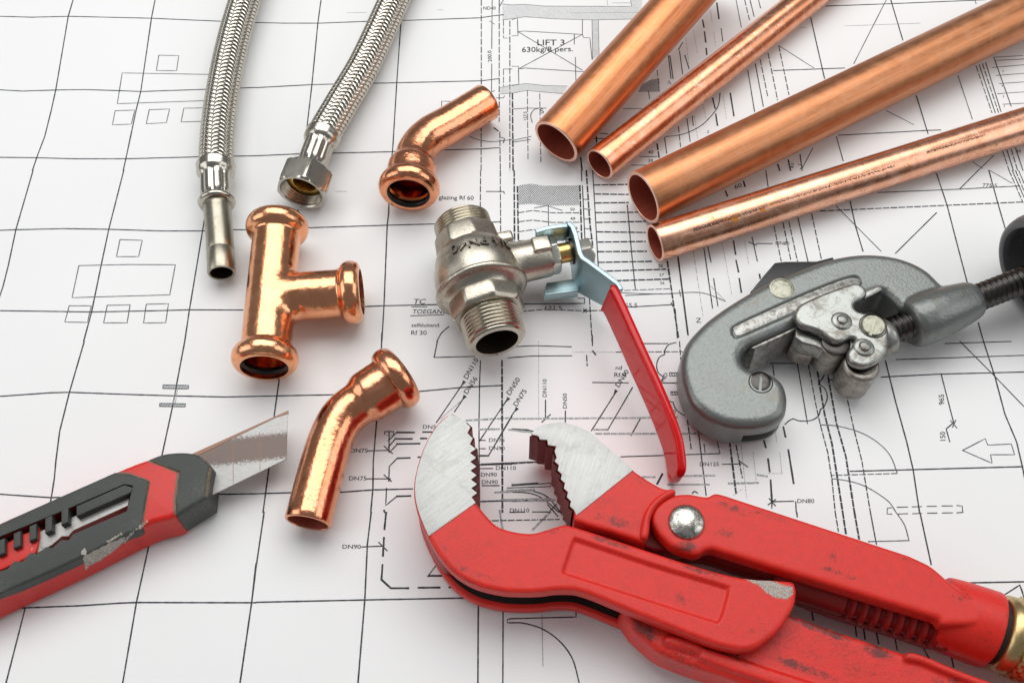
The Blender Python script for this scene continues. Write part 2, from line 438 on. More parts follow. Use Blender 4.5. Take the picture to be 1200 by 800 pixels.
def paint(name, base, rough=0.42, specks=0.6, wear=0.0, wcol=(0.03, 0.02, 0.02), grain=0.10, gs=1.6, chips=0.0, wscale=0.05):
    m = NT(name); ov = m.co(scale=(1000, 1000, 1000))
    g = m.noise(ov, gs, 4, 0.65); sp = m.noise(ov, 2.0, 6, 0.85); lg = m.noise(ov, wscale, 4, 0.6)
    v = m.noise(ov, 0.3, 4, 0.6)
    c = m.mix(m.ramp(v, [(0.3, 0), (0.7, 1)]), tuple(x*0.86 for x in base), base)
    c = m.mix(m.math('MULTIPLY', m.ramp(sp, [(0.57, 0), (0.68, 1)]), specks), c, tuple(x*0.25 for x in base))
    if wear:
        k = m.math('MULTIPLY', m.ramp(lg, [(0.52, 0), (0.66, 1)]), m.ramp(m.noise(ov, 0.9, 6, 0.8), [(0.46, 0), (0.60, 1)]))
        c = m.mix(m.math('MULTIPLY', k, wear), c, wcol)
    aw = m.n('ShaderNodeAttribute', attribute_name='wear'); ae = m.n('ShaderNodeAttribute', attribute_name='rim')
    n1 = m.math('ADD', m.math('MULTIPLY', m.noise(ov, 0.30, 5, 0.7), 0.5), m.math('MULTIPLY', m.noise(ov, 1.9, 6, 0.85), 0.5)); n2 = m.noise(ov, 0.9, 8, 0.85)
    kw = m.ramp(m.math('ADD', m.math('MULTIPLY', aw.outputs['Fac'], 0.26), n1), [(0.64, 0), (0.72, 1)])
    c = m.mix(m.math('MULTIPLY', kw, 0.80), c, (0.035, 0.018, 0.016))
    ke = m.ramp(m.math('ADD', m.math('MULTIPLY', ae.outputs['Fac'], 0.30), n2), [(0.68, 0), (0.78, 1)])
    c = m.mix(m.math('MULTIPLY', ke, 0.75), c, tuple(x*0.22+0.01 for x in base))
    kc = m.ramp(m.math('ADD', m.math('MULTIPLY', ae.outputs['Fac'], 0.26), m.noise(ov, 0.4, 7, 0.8)), [(0.79, 0), (0.81, 1)])
    c = m.mix(m.math('MULTIPLY', kc, 0.8), c, (0.42, 0.39, 0.35))
    mt = 0.0
    if chips:
        k2 = m.math('MULTIPLY', m.ramp(m.noise(ov, 0.35, 5, 0.7, 0.8), [(0.68, 0), (0.69, 1)]), chips)
        c = m.mix(k2, c, (0.55, 0.52, 0.47)); mt = m.math('MULTIPLY', k2, 0.7)
    m.set(base=c, rough=m.math('ADD', m.math('MULTIPLY', v, 0.15), rough-0.07), metal=mt, spec=0.4)
    m.bump(g, grain); return m.mat
RED = paint('red_cast_paint', (0.72, 0.024, 0.014), 0.40, 0.5, 0.35, chips=0.0, grain=0.13, gs=2.0)
REDWORN = paint('red_paint_rubbed_black', (0.70, 0.024, 0.015), 0.42, 0.6, 0.55, chips=0.0, grain=0.16, gs=1.1)
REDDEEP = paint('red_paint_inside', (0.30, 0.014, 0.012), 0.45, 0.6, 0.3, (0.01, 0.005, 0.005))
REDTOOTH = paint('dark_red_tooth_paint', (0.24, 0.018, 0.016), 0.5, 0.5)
VINYL = paint('red_vinyl_sleeve', (0.66, 0.008, 0.010), 0.12, 0.05, grain=0.01, gs=0.5)
KRED = paint('red_handle_plastic', (0.66, 0.020, 0.012), 0.33, 0.15, 0.25, (0.2, 0.02, 0.015), grain=0.02, chips=0.4)
KGREY = paint('dark_grey_rubber', (0.052, 0.058, 0.052), 0.5, 0.5, 0.6, (0.12, 0.115, 0.10), grain=0.05, gs=2.5)
KNOB = paint('black_knob_enamel', (0.06, 0.06, 0.062), 0.25, 0.3, 0.6, (0.18, 0.06, 0.03), grain=0.02)
KRIM = paint('grey_worn_knob_rim', (0.13, 0.13, 0.135), 0.3, 0.4, 0.5, (0.25, 0.1, 0.05), grain=0.02)
KBLK = paint('black_reamer_steel', (0.02, 0.02, 0.022), 0.35, 0.3, grain=0.02)

def jawmat(deg):
  m = NT('milled_jaw_steel'); ov = m.co(scale=(1000, 1000, 1000))
  rt = m.n('ShaderNodeMapping', vector_type='POINT'); rt.inputs['Rotation'].default_value = (0, 0, math.radians(-deg)); m.l(m.tc.outputs['Object'], rt.inputs['Vector'])
  s2_ = m.n('ShaderNodeMapping'); s2_.inputs['Scale'].default_value = (90, 2600, 1000); m.l(rt.outputs[0], s2_.inputs['Vector']); sx = s2_.outputs[0]
  _s = m.noise(sx, 1.0, 4, 0.7); _d = m.noise(ov, 0.12, 5, 0.7, 0.5); _sp = m.noise(ov, 0.9, 5, 0.8)
  c = m.mix(m.ramp(_s, [(0.3, 0), (0.7, 1)]), (0.46, 0.46, 0.44), (0.60, 0.60, 0.58))
  c = m.mix(m.math('MULTIPLY', m.ramp(_d, [(0.5, 0), (0.72, 1)]), 0.5), c, (0.33, 0.33, 0.29))
  c = m.mix(m.math('MULTIPLY', m.ramp(_sp, [(0.60, 0), (0.68, 1)]), 0.7), c, (0.18, 0.17, 0.13))
  m.set(base=c, metal=0.4, rough=0.5); m.bump(_s, 0.04); return m.mat
JAW = jawmat(38); JAWB = jawmat(70)

m = NT('knife_blade_steel'); 
tc = m.n('ShaderNodeTexCoord'); m.tc = tc; ov = m.co(scale=(1000, 1000, 1000))
sep = m.n('ShaderNodeSeparateXYZ'); m.l(tc.outputs['UV'], sep.inputs[0])
_n = m.noise(ov, 0.9, 6, 0.8); _n2 = m.noise(ov, 3.0, 4, 0.7)
yy = m.math('ADD', sep.outputs['Y'], m.math('MULTIPLY', m.math('SUBTRACT', _n, 0.5), 0.28))
band = m.ramp(yy, [(0.34, 0), (0.38, 1), (0.64, 1), (0.68, 0)])
c = m.mix(m.math('MULTIPLY', band, m.ramp(_n2, [(0.3, 0.75), (0.6, 1)])), m.mix(m.ramp(m.noise(m.co(scale=(300, 2500, 1000), rot=(0, 0, 0.5)), 1, 4, .7), [(0.3, 0), (0.7, 1)]), (0.36, 0.355, 0.34), (0.52, 0.515, 0.50)), (0.13, 0.085, 0.07))
c = m.mix(m.math('MULTIPLY', m.ramp(_n, [(0.66, 0), (0.7, 1)]), 0.5), c, (0.2, 0.16, 0.13))
m.set(base=c, metal=0.3, rough=0.45); m.bump(_n2, 0.02); BLADE = m.mat
BLADE2 = metal('scuffed_steel_rail', (0.46, 0.45, 0.43), (0.20, 0.17, 0.14), 0.4, 0.6, 0.12, 1.5, 0.02, 0.45)
m = NT('knife_blade_edge'); m.set(base=(0.22, 0.12, 0.08), metal=0.5, rough=0.4); BEDGE = m.mat
m = NT('scraped_bare_patch'); ov = m.co(scale=(1000, 1000, 1000)); _n = m.noise(ov, 1.6, 5, 0.8)
m.set(base=m.mix(m.ramp(_n, [(0.35, 0), (0.65, 1)]), (0.16, 0.13, 0.10), (0.62, 0.58, 0.52)), rough=0.6); m.bump(_n, 0.15); SCRAPE = m.mat

m = NT('coated_paper'); ov = m.co(scale=(1000, 1000, 1000))
_a = m.noise(ov, 0.012, 3, 0.5); _b = m.noise(ov, 0.7, 4, 0.6)
m.set(base=m.mix(_a, (0.815, 0.815, 0.81), (0.85, 0.85, 0.845)), rough=0.62, spec=0.25); m.bump(_b, 0.012); PAPER = m.mat
def inkmat(name, c0, c1, lo, hi, sc=2.2):
    m = NT(name); ov = m.co(scale=(1000, 1000, 1000)); n = m.noise(ov, sc, 3, 0.7); lg = m.noise(ov, 0.02, 2, 0.5)
    cc = m.mix(m.ramp(lg, [(0.42, 0), (0.58, 1)]), c0, (c0[0]*1.0, c0[1]*1.25, c0[2]*1.2))
    m.set(base=m.mix(m.ramp(n, [(lo, 0), (hi, 1)]), cc, c1), rough=0.7, spec=0.2); return m.mat
INK = inkmat('printed_ink', (0.020, 0.022, 0.028), (0.20, 0.20, 0.21), 0.50, 0.66)
INKT = inkmat('printed_fine_ink', (0.055, 0.06, 0.07), (0.26, 0.26, 0.27), 0.45, 0.65)
INKG = inkmat('printed_halftone_ink', (0.20, 0.215, 0.22), (0.55, 0.56, 0.56), 0.40, 0.60, 1.6)
m = NT('table_laminate'); m.set(base=(0.75, 0.75, 0.75), rough=0.6); TABLE = m.mat

# ------------------------------------------------------------------ the setting: a table under the drawing
mb = MB(); slab(mb, [(-900, -700), (900, -700), (900, 900), (-900, 900)], -30, -2.2, 1, 1)
o = mb.build('table_surface', TABLE); o['kind'] = 'structure'; o['label'] = 'white table top under the building drawing'

# ------------------------------------------------------------------ the drawing sheet
def hgt(x, y):
    """gentle waves and two fold lines of the unfolded sheet, always just below zero"""
    w = 0.55*math.sin(x*0.031+y*0.012+0.7)+0.45*math.sin(y*0.043-x*0.011)+0.25*math.sin(x*0.07+y*0.05+2)
    f = 0.75*math.exp(-abs(x-9.5)/9.0) + 0.3*math.exp(-abs(x-9.5)/1.6) + 0.5*math.exp(-abs(x+17-y*0.01)/7.0)*0
    g = 0.5*math.exp(-abs(y-38)/10.0)*0
    return -1.2 + w*0.8 + f*0.6
def onp(u, v, dz=0.0):
    z = -0.5
    for _ in range(4):
        p = pt(u, v, z); z = hgt(p.x, p.y)
    return (p.x, p.y, z+dz)
sheet = thing('floor_plan_sheet', 'large white paper floor plan with a black grid, lying under all the tools', 'drawing', (0, 0, 0))
mb = MB(); X0, X1, Y0, Y1, st = -430, 430, -270, 480, 2.2
nx = int((X1-X0)/st); ny = int((Y1-Y0)/st); vs = []; fs = []
for j in range(ny+1):
    for i in range(nx+1):
        x = X0+i*st; y = Y0+j*st; vs.append((x, y, hgt(x, y)))
for j in range(ny):
    for i in range(nx):
        a = j*(nx+1)+i; fs.append((a, a+1, a+nx+2, a+nx+1))
mb.add(vs, fs); mb.build('paper', PAPER, sheet, angle=80)

ink = MB(); inkt = MB(); inkg = MB(); _lift = [0.0]
def stroke(mb, pts, w):
    """w in picture pixels of the photograph at the sheet"""
    _lift[0] = (_lift[0]+0.0013) % 0.02
    dz = 0.06+_lift[0]
    P = []
    for i in range(len(pts)-1):
        a, b = pts[i], pts[i+1]; L = math.hypot(b[0]-a[0], b[1]-a[1]); k = max(1, int(L/5))
        for j in range(k): P.append((a[0]+(b[0]-a[0])*j/k, a[1]+(b[1]-a[1])*j/k))
    P.append(pts[-1])
    Q = [onp(u, v, dz) for u, v in P]; vs = []; n = len(Q)
    hw = w/2/2.6
    for i in range(n):
        a = Q[max(0, i-1)]; b = Q[min(n-1, i+1)]; dx, dy = b[0]-a[0], b[1]-a[1]; L = math.hypot(dx, dy) or 1
        nxx, nyy = -dy/L*hw, dx/L*hw
        jw = 1+random.uniform(-.12, .12)
        if i == 0: ex, ey = -dx/L*hw*.6, -dy/L*hw*.6
        elif i == n-1: ex, ey = dx/L*hw*.6, dy/L*hw*.6
        else: ex = ey = 0
        for sg in (1, -1):
            x = Q[i][0]+nxx*sg*jw+ex; y = Q[i][1]+nyy*sg*jw+ey
            vs.append((x, y, hgt(x, y)+dz))
    mb.add(vs, [(2*i+1, 2*i+3, 2*i+2, 2*i) for i in range(n-1)])
def parse(s): return [tuple(float(c) for c in p.split(',')) for p in s.split()]
WID = {'g': (ink, 1.6), 'n': (ink, 1.35), 't': (inkt, 1.2), 'k': (ink, 2.1), 'b': (inkg, 2.3), 'f': (inkg, 0.8)}
def D(ox, oy, spec, z=4.0):
    """spec lines: 'style[d|c] x,y x,y ...' in zoomed tile coordinates"""
    for ln in spec.strip().split('\n'):
        for item in ln.split(';'):
            item = item.strip()
            if not item: continue
            st, rest = item.split(' ', 1); P = [(ox+x/z, oy+y/z) for x, y in parse(rest)]
            mbb, w = WID[st[0]]
            if 'a' in st: P = crv(P, 5, False)
            if 'c' in st: P = P+[P[0]]
            if 'd' in st or 'o' in st or 'x' in st:
                on, off = (7, 2.2) if 'd' in st else ((1.3, 1.3) if 'o' in st else (13, 4.5))
                dist = 0; seg = [P[0]]; pen = True; lim = on
                for i in range(len(P)-1):
                    a, b = P[i], P[i+1]; L = math.hypot(b[0]-a[0], b[1]-a[1]); t = 0
                    while L-t > lim-dist:
                        t += lim-dist; q = (a[0]+(b[0]-a[0])*t/L, a[1]+(b[1]-a[1])*t/L)
                        if pen: seg.append(q); stroke(mbb, seg, w)
                        pen = not pen; seg = [q]; dist = 0; lim = on if pen else off
                        if 'o' in st: lim *= random.uniform(.6, 1.6)
                    dist += L-t
                    if pen: seg.append(b)
                if pen and len(seg) > 1: stroke(mbb, seg, w)
            elif st == 'g': gm = MB(); stroke(gm, P, w); gm.build('grid_line', INK, sheet, flat=True)
            else: stroke(mbb, P, w)
A = (0, 0); B = (300, 0); C = (600, 0); DD = (900, 0); E = (0, 200); FF = (300, 200); G = (600, 200); H = (900, 200)
I = (0, 400); J = (300, 400); K = (600, 400); L_ = (900, 400); M_ = (0, 600); N_ = (300, 600); O_ = (600, 600); P_ = (900, 600)
D(*A, '''g -200,76 0,78 150,82 330,78 710,87 1035,101 1200,107
g 343,0 320,78 262,420 240,520 210,640 172,740 152,800
g 727,0 710,87 660,430 640,510 590,745 578,800
g -200,420 0,422 105,428 260,423 400,421 560,426 660,430 960,420 1200,411
g -200,736 0,738 172,740 350,745 590,745 930,736 1200,731
tc 745,260 838,262 828,333 733,332;t 980,350 573,343 550,487 960,473
tc 540,520 632,517 616,583 527,586;tc 700,515 795,512 780,576 686,581;t 950,507 862,508 849,573 942,570''')
D(*B, '''g 0,107 130,110 300,110 510,102 680,98 1050,85 1140,72 1160,71;g 0,412 260,398 370,395 530,392 660,389 1056,380 1140,370
g 0,731 200,722 380,718 640,712 910,703 1055,699 1140,693;g 305,0 290,110 262,400 238,605 225,700;g 690,0 680,98 660,389 640,712 625,800
nd 1056,0 1056,395 1055,800;nd 1140,0 1140,570;nd 1143,620 1145,800;t 1107,0 1105,230;t 1105,300 1104,430;t 1095,100 1118,115;t 1095,440 1118,425
t 870,505 870,475 940,478;ta 1000,640 1040,655 1100,665 1160,660 1200,655;f 425,62 520,60;f 850,48 880,48
n 1140,35 1160,0;t 1125,460 1160,460 1165,450;k 1115,600 1135,615;n 1150,645 1165,650 1160,670;nd 1190,100 1190,800;td 1160,95 1160,180 1190,180;td 1160,325 1160,405;t 1160,325 1200,325''')
D(*C, '''f 275,62 600,60;t 0,95 25,85 28,168 0,170;t 28,150 60,147 330,163 330,95;t 330,163 335,178 365,178 375,280
t 28,150 330,330;t 330,163 35,322;t 0,312 30,312 32,398 0,402;t 32,325 60,320 330,337 385,335;t 292,160 292,210;t 297,270 300,400
td 72,425 75,750;t 0,512 70,508 160,508;ta 155,508 110,512 88,540 95,575;t 0,660 90,640;t 0,668 85,655;kd 2,440 5,800
n 740,262 755,370;n 733,262 745,370;n 785,240 800,350;n 780,235 800,200;n 810,260 830,325;fo 815,180 830,320;fo 850,145 870,255;k 893,95 900,130;k 902,150 908,200
k 910,228 913,258;fo 930,50 938,105;k 960,15 970,90;fo 945,150 955,220;n 980,135 988,195;t 1050,0 1075,130;nd 1090,0 1113,95;n 1115,0 1135,80;n 1155,0 1165,40
td 680,330 690,430;t 520,510 620,510;t 640,430 645,465;k 940,460 952,510;k 955,535 963,590;k 1023,438 1040,545;n 1105,330 1137,525;n 1140,300 1178,500;nd 1163,280 1200,460
na 975,438 965,500 920,560 870,600 800,630 720,642;fo 895,490 910,560;fo 990,450 1005,560;fo 855,545 870,650;n 820,558 835,665;nd 780,595 790,690;n 715,645 725,720;n 845,545 850,590
kd 680,675 690,745;n 560,775 680,775;n 600,735 680,735;n 410,625 450,628;n 380,650 440,650;t 735,380 745,395 730,390;f 445,0 448,25;f 470,15 555,15;kd 395,640 402,800;k 322,740 328,800
td 130,440 135,760''')
D(*DD, '''g 200,85 265,370;nd 0,250 45,470;nd 50,215 98,445;g 575,0 632,190;t 970,0 975,20;g 695,450 750,628;t 890,355 958,560;n 320,640 352,755
nd 975,310 1050,530;n 990,305 1065,530;nd 1005,300 1080,528;n 1020,295 1092,525;n 1060,275 1140,500;g 270,30 600,18 960,3 1020,0;g 25,332 360,320;g 330,635 750,612 810,610
f 357,123 715,110;f 150,130 180,130;t 555,0 402,300;t 55,218 215,320;t 555,520 683,585;t 1055,270 1195,262;t 1065,285 1200,278;t 1050,318 1200,305;t 1070,355 1200,345;t 1085,393 1200,385
t 1075,440 1200,432;t 1100,490 1200,485;k 45,770 55,800;k 95,750 105,800;n 150,725 160,800;t 210,695 160,790;nd 1100,710 1130,800;n 1120,705 1150,800;nd 1140,700 1170,800;n 1160,695 1195,800
t 960,760 1005,790;t 1058,730 985,800;ta 140,770 160,780 150,795''')
D(*E, '''g 155,0 75,275 40,440 15,540 0,585 -30,680;g 580,0 510,275 475,440 430,660 392,800;g 0,280 75,277 300,272 510,275 760,283 955,283 1090,277 1150,277
g 0,656 430,662 700,657 888,652 1140,653;g 1000,0 960,220 888,652 866,800;tc 563,323 667,327 650,403 546,403;tc 370,445 600,440 822,441 796,582 338,595
tc 325,633 428,633 410,711 304,709;tc 503,631 610,629 596,713 486,713;tc 686,626 790,623 777,712 673,714''')
D(*FF, '''g -10,277 245,268 615,256 840,250 1095,242 1145,240;g 0,645 508,637 600,633 870,627 1000,625;g 197,185 195,210 180,400;g 625,0 622,200 615,256 600,633 590,800
nd 1053,0 1050,300;nd 1145,0 1147,305;n 1080,98 1160,98 1165,108;f 372,98 425,98;t 730,638 800,638;t 725,680 880,675;na 848,800 870,760 905,730''')
D(*G, '''kd 10,0 12,340;kd 25,75 30,335;kd 318,70 327,330;n 330,70 342,330;n 325,0 327,50;kd 348,0 365,250 378,350;n 378,0 405,460 410,520
nd 30,198 95,187 190,198 317,198;nd 30,240 95,232 190,243 320,242;nd 30,287 95,277 190,288 320,287;nd 30,330 120,322 320,332;t 170,165 172,350;t 105,175 165,165 235,187
n 335,135 360,135;n 338,180 368,182;n 340,227 370,228;n 342,272 372,274;n 345,318 375,320
kd 385,68 540,65;kd 388,110 545,112;kd 390,152 545,150;kd 392,197 625,195;kd 395,243 625,238;kd 398,287 625,290;kd 400,335 625,332;kd 403,380 630,378;kd 405,430 660,425;kd 408,472 720,462;kd 410,518 740,508;td 490,563 745,553
n 540,160 560,380 578,555;kd 728,425 780,785;k 778,405 825,770;n 765,650 775,785;ta 490,572 700,578 850,570 920,580 1000,612;t 530,585 700,577
fd 850,380 895,680;n 900,365 940,645;n 918,358 933,430;n 945,505 965,635;fo 985,340 1030,580;k 1038,330 1048,393;k 1050,420 1062,475;k 1065,505 1075,570;fo 1090,330 1110,440
n 1125,312 1150,425;n 1110,335 1145,350;n 1145,342 1200,342;k 1160,485 1163,505;g 50,625 340,622 340,598 310,598;nd 40,660 150,650 345,657 410,655 440,660;n 335,648 350,664;n 350,648 335,664
n 535,640 750,628;n 745,618 755,638;nd 363,600 375,800;n 1190,0 1200,75;k 1000,95 1010,120;k 1085,50 1092,75;t 785,560 790,590;f 930,540 1000,610''')
D(*H, '''g 790,15 840,165 880,320 935,530;g 1035,0 1075,145 1120,300 1150,420;g 385,145 410,260 445,378;nd 205,205 250,415;n 140,222 187,425;nd 98,240 138,425;nd 70,245 108,425;nd 28,262 62,425
n 515,103 900,87 1180,72;gd 245,190 500,178 835,163 1200,147;t 320,167 530,378;n 790,197 597,388;n 985,0 900,85;t 1040,0 1145,60;n 0,342 20,342
nd 1130,0 1195,150;n 1145,0 1200,125;nd 1160,0 1200,95;n 1175,0 1200,60;g 985,712 1010,800''')
D(*I, '''g 395,0 325,240 280,420 262,560 255,640 240,735 225,800;g 0,257 240,240 325,238 600,248 830,255 1050,260 1200,257;g 866,0 830,190 810,300 760,530 700,790
g 0,715 235,731 600,725;g 900,718 1010,716 1200,713;f 822,222 812,290;f 832,222 822,290;tc 765,204 885,206 883,222 763,220;tc 750,290 870,292 868,306 748,304''')
D(*J, '''g 120,120 105,205 85,350 60,600 33,800;g 590,-40 588,25 580,200 565,380 550,560 548,690 538,800;g 0,257 335,250 755,235 970,215 1150,206;g 0,713 165,708 395,706 545,695 735,690
n 1052,90 1048,200 1045,400 1048,740;kd 1153,90 1155,800;n 975,190 845,380;n 978,258 930,330;n 1182,265 1045,470;n 1200,350 1090,535 1048,535;k 660,426 742,426;k 782,424 840,424;k 652,456 732,456
k 772,454 800,454;k 660,480 768,478;n 620,465 660,426;n 620,495 652,458;n 630,515 662,482;n 603,435 603,422 645,422 645,435;n 624,422 624,520;n 525,512 615,510;n 600,490 640,525
k 722,545 662,547;n 662,547 625,585 622,655;n 518,643 630,643;n 600,625 635,655;k 760,542 790,541;n 612,687 608,768 660,725;k 660,725 725,723;k 603,800 600,790
n 1048,463 1075,463;n 1048,502 1075,502;n 1045,595 1110,595;n 1048,578 1200,575;bd 985,370 1200,358;b 1045,412 1140,410;k 1045,535 1090,535;n 1060,675 1140,675;b 1120,707 1200,703;bd 1050,750 1200,742
n 835,75 850,0;n 835,75 1025,70;f 610,440 640,440;k 1065,411 1130,410''')
D(*K, '''n -50,60 0,-120;bd 0,362 600,358;bd 600,358 780,354;k 0,410 75,415;n 75,415 120,425;gd -150,578 0,572 200,560;k 0,672 120,664;t 0,676 200,662;b 0,700 105,697;na 0,705 90,712 150,740 220,800;bd 0,747 200,743
n 157,275 157,355;n 140,378 180,342;n 250,325 250,378;n -20,26 0,25 105,20 278,25;n -20,78 0,75 100,68 280,67;fo 285,50 700,50;n 377,-30 377,20;kd 378,45 392,62;nd 350,65 352,115
n 490,232 372,418;n 565,215 450,412;b 385,413 450,413;n 605,355 558,440;n 378,192 545,194;n 690,194 800,195;n 600,10 730,10;nd 490,50 800,48;bd 392,432 1000,432;n 510,540 970,525
k 705,620 680,668;bo 780,630 950,628;b 730,670 925,670;bo 610,635 670,635;nd 785,0 800,200 840,505;n 860,310 910,720;td 945,400 975,525;kd 1015,430 1050,710;nd 1050,485 1080,640;n 985,575 1075,573;n 1060,555 1105,588
b 1015,665 1155,662;fo 1070,450 1100,740;fo 1130,520 1145,660;bo 1150,625 1200,632;fo 1040,720 1080,690;k 1115,450 1125,465;k 1175,440 1190,497;na 845,712 855,702 870,710;n -10,800 60,798
na 770,5 735,15 715,45 715,60 690,75 678,110 685,145 708,165;na 708,165 705,180 693,210 700,245 730,275 755,285;na 755,285 770,320 815,350 850,355 885,350;na 885,350 900,370 945,392
tc 738,147 795,147 795,162 738,162;tc 745,235 820,235 820,250 745,250;n 20,315 0,345 -110,535;fo 125,0 125,370;t 900,480 905,520''')
D(470, 470, '''n 268,335 500,330;nd 280,400 530,395;na 440,300 490,320 540,380;n 490,345 525,385;n 500,365 520,345;n 440,370 500,370;bo 440,430 500,370;t 355,290 500,285 500,280
b 355,298 445,296;b 360,95 450,105;b 330,365 340,430;n 268,210 500,200;bo 340,330 500,326;f 130,60 200,0;n 90,585 150,583 ''', 2.857)
D(*L_, '''g 550,90 600,290 650,470 680,600 710,800;g 1010,0 1065,170 1110,340 1165,470 1192,585 1215,700;g 530,167 800,153 1200,143;g 285,180 340,177;g 385,608 680,600 1195,586;n 900,0 1050,150 1200,305
n 600,85 1200,65;n 830,10 1140,0;n 10,103 230,102;n 22,110 28,160;n 135,90 185,385;nd 188,105 225,300 245,390 280,520 300,650 315,800;kd 225,105 265,340 300,480 350,800;kd 275,130 320,380 365,540 405,800
nd 365,240 400,400 440,560 480,800;ta 245,390 330,397 430,425 510,470 570,530 600,600 605,618;td 605,618 300,627;ta 300,642 385,655 465,683 560,745 600,800;n 812,155 870,380;n 870,380 835,410 852,470
t 855,370 885,405;t 880,368 865,402;tc 912,510 1018,455 1030,485 1140,480 1156,530 1043,530 1050,570;na 225,105 255,130 262,160 235,200;na 235,200 265,220 278,260 265,300 245,320;na 245,320 235,350 200,370 150,372 118,362
na 118,362 100,370 80,388;k 72,400 82,448;k 95,507 120,665;k 12,648 18,745;n 18,750 120,748;n 130,750 132,800;n 5,735 35,770;n 0,765 35,740;n 18,725 18,780;t 605,776 655,775;t 675,774 720,773;t 745,772 790,771
t 815,770 865,770;t 885,768 910,770 913,800;t 580,778 560,780 558,808 580,808;t 608,808 655,806;t 677,806 720,805;t 747,804 792,803;t 817,803 865,802;t 885,802 913,800;fo 35,420 40,470;fo 55,520 65,620;fo 0,618 70,618;k 0,550 8,610''')
D(*P_, '''nd 315,0 330,90;kd 350,0 365,100;kd 405,0 427,125;n 480,0 508,150;g 712,0 765,245;ta 600,0 640,60 660,130;t 470,137 660,132;g 135,0 137,22;g 890,331 1200,325;n 1090,398 1180,340 1195,378
g 205,467 212,505;g 405,500 415,580;g 443,510 455,595;g 502,535 518,615;n 590,560 605,645;na 697,590 725,630 755,685;g 855,655 870,725;n 1180,340 1200,400''')
D(*M_, '''g 118,450 28,800;g -50,452 120,447 380,437 560,425 640,422 1180,423 1200,423;g 697,160 640,420 575,800;g 1200,240 1180,420 1125,800''')
D(*N_, '''g 38,0 0,260 -20,420;g 540,0 522,150 510,410 478,800;g 0,421 510,410 1040,400;g 1042,410 1040,800;n 1158,400 1157,800;k 610,0 602,80;k 600,118 595,205;k 593,245 588,315;k 588,315 632,355 715,355;k 760,353 862,352
k 905,351 960,350;n 495,162 590,158;n 575,140 615,180;t 850,240 805,300;t 805,300 890,297;k 815,297 890,297;t 1200,498 1178,502 1178,517 1200,517''')
D(*O_, '''n -10,498 300,490 300,455;na -10,517 60,520 150,550 230,610 285,690 315,800;g 948,735 955,800;g 1005,755 1010,800;f 140,480 145,720''')
def hatch(poly, step, w, mbk, ang=45, cross=False):
    """fill a closed pixel polygon with short parallel strokes"""
    for an in ((ang, ang+90) if cross else (ang,)):
        ca, sa = math.cos(math.radians(an)), math.sin(math.radians(an))
        pr = [(x*ca+y*sa, -x*sa+y*ca) for x, y in poly]
        y0 = min(p[1] for p in pr); y1 = max(p[1] for p in pr); y = y0+step/2
        while y < y1:
            xs = []
            for i in range(len(pr)):
                a, b = pr[i-1], pr[i]
                if (a[1] > y) != (b[1] > y): xs.append(a[0]+(y-a[1])*(b[0]-a[0])/(b[1]-a[1]))
            xs.sort()
            for i in range(0, len(xs)-1, 2):
                q = [(x*ca-y*sa, x*sa+y*ca) for x in (xs[i], xs[i+1])]
                if xs[i+1]-xs[i] > 0.8: stroke(mbk, q, w)
            y += step
def tp(o, s): return [(o[0]+x/4, o[1]+y/4) for x, y in parse(s)]
hatch(tp(C, '-45,20 0,25 60,22 150,30 560,32 555,-5 610,-5 600,90 380,95 200,90 60,80 0,90 -45,95'), 1.15, 0.45, inkg, 50)
for s in ('-45,20 0,25 60,22 150,30 560,32 555,-5', '-45,95 0,90 60,80 200,90 380,95 600,90', '375,95 378,280', '405,95 408,260', '-55,412 0,400 70,393 150,402 260,405', '-55,442 0,438 70,425 150,433 240,440'):
    stroke(inkt, tp(C, s), 0.8)
hatch(tp(C, '375,95 405,95 408,260 378,280'), 1.0, 0.5, inkg, 50)
hatch(tp(C, '-55,412 0,400 70,393 150,402 260,405 240,440 150,433 70,425 0,438 -55,442'), 1.15, 0.45, inkg, 50)
hatch(tp(C, '610,395 655,375 690,370 690,430 590,432'), 1.6, 0.7, inkt, 40, True)
hatch(tp(G, '30,70 90,62 150,72 315,70 315,162 150,165 90,155 30,160'), 1.9, 0.62, inkt, 40, True)
for q in ('765,204 885,206 883,222 763,220', '750,290 870,292 868,306 748,304'): hatch(tp(I, q), 1.6, 0.7, inkt, 60)
for q in ('738,147 795,147 795,162 738,162', '745,235 820,235 820,250 745,250'): hatch(tp(K, q), 2.4, 1.0, ink, 60)
txt = MB()
def text_mesh(s, ext=0.0):
    c = bpy.data.curves.new('t', 'FONT'); c.body = s; c.size = 1.0; c.extrude = ext; c.offset = 0.012 if ext else 0.008; c.resolution_u = 3
    o = bpy.data.objects.new('t', c); col.objects.link(o); bpy.context.view_layer.update()
    dg = bpy.context.evaluated_depsgraph_get(); me = bpy.data.meshes.new_from_object(o.evaluated_get(dg))
    vs = [tuple(v.co) for v in me.vertices]; fs = [tuple(p.vertices) for p in me.polygons]
    bpy.data.objects.remove(o); return vs, fs
_tc = {}
def T(o, x, y, s, cap=22, rot=0.0, sx=1.0, ital=0.0, z=4.0, fat=0.0):
    """baseline start x,y in tile coordinates, cap height in tile pixels, rot = degrees counter-clockwise in the picture"""
    if s not in _tc: _tc[s] = text_mesh(s)
    vs, fs = _tc[s]; k = cap/0.70; ca, sa = math.cos(math.radians(rot)), math.sin(math.radians(rot)); out = []
    for vx, vy, _ in vs:
        a = (vx*sx+vy*ital)*k; b = vy*k
        out.append(onp(o[0]+(x+a*ca-b*sa)/z, o[1]+(y-a*sa-b*ca)/z, 0.085))
    tm = MB(); tm.add(out, fs); tm.build('printed_label', INK, sheet, flat=True)
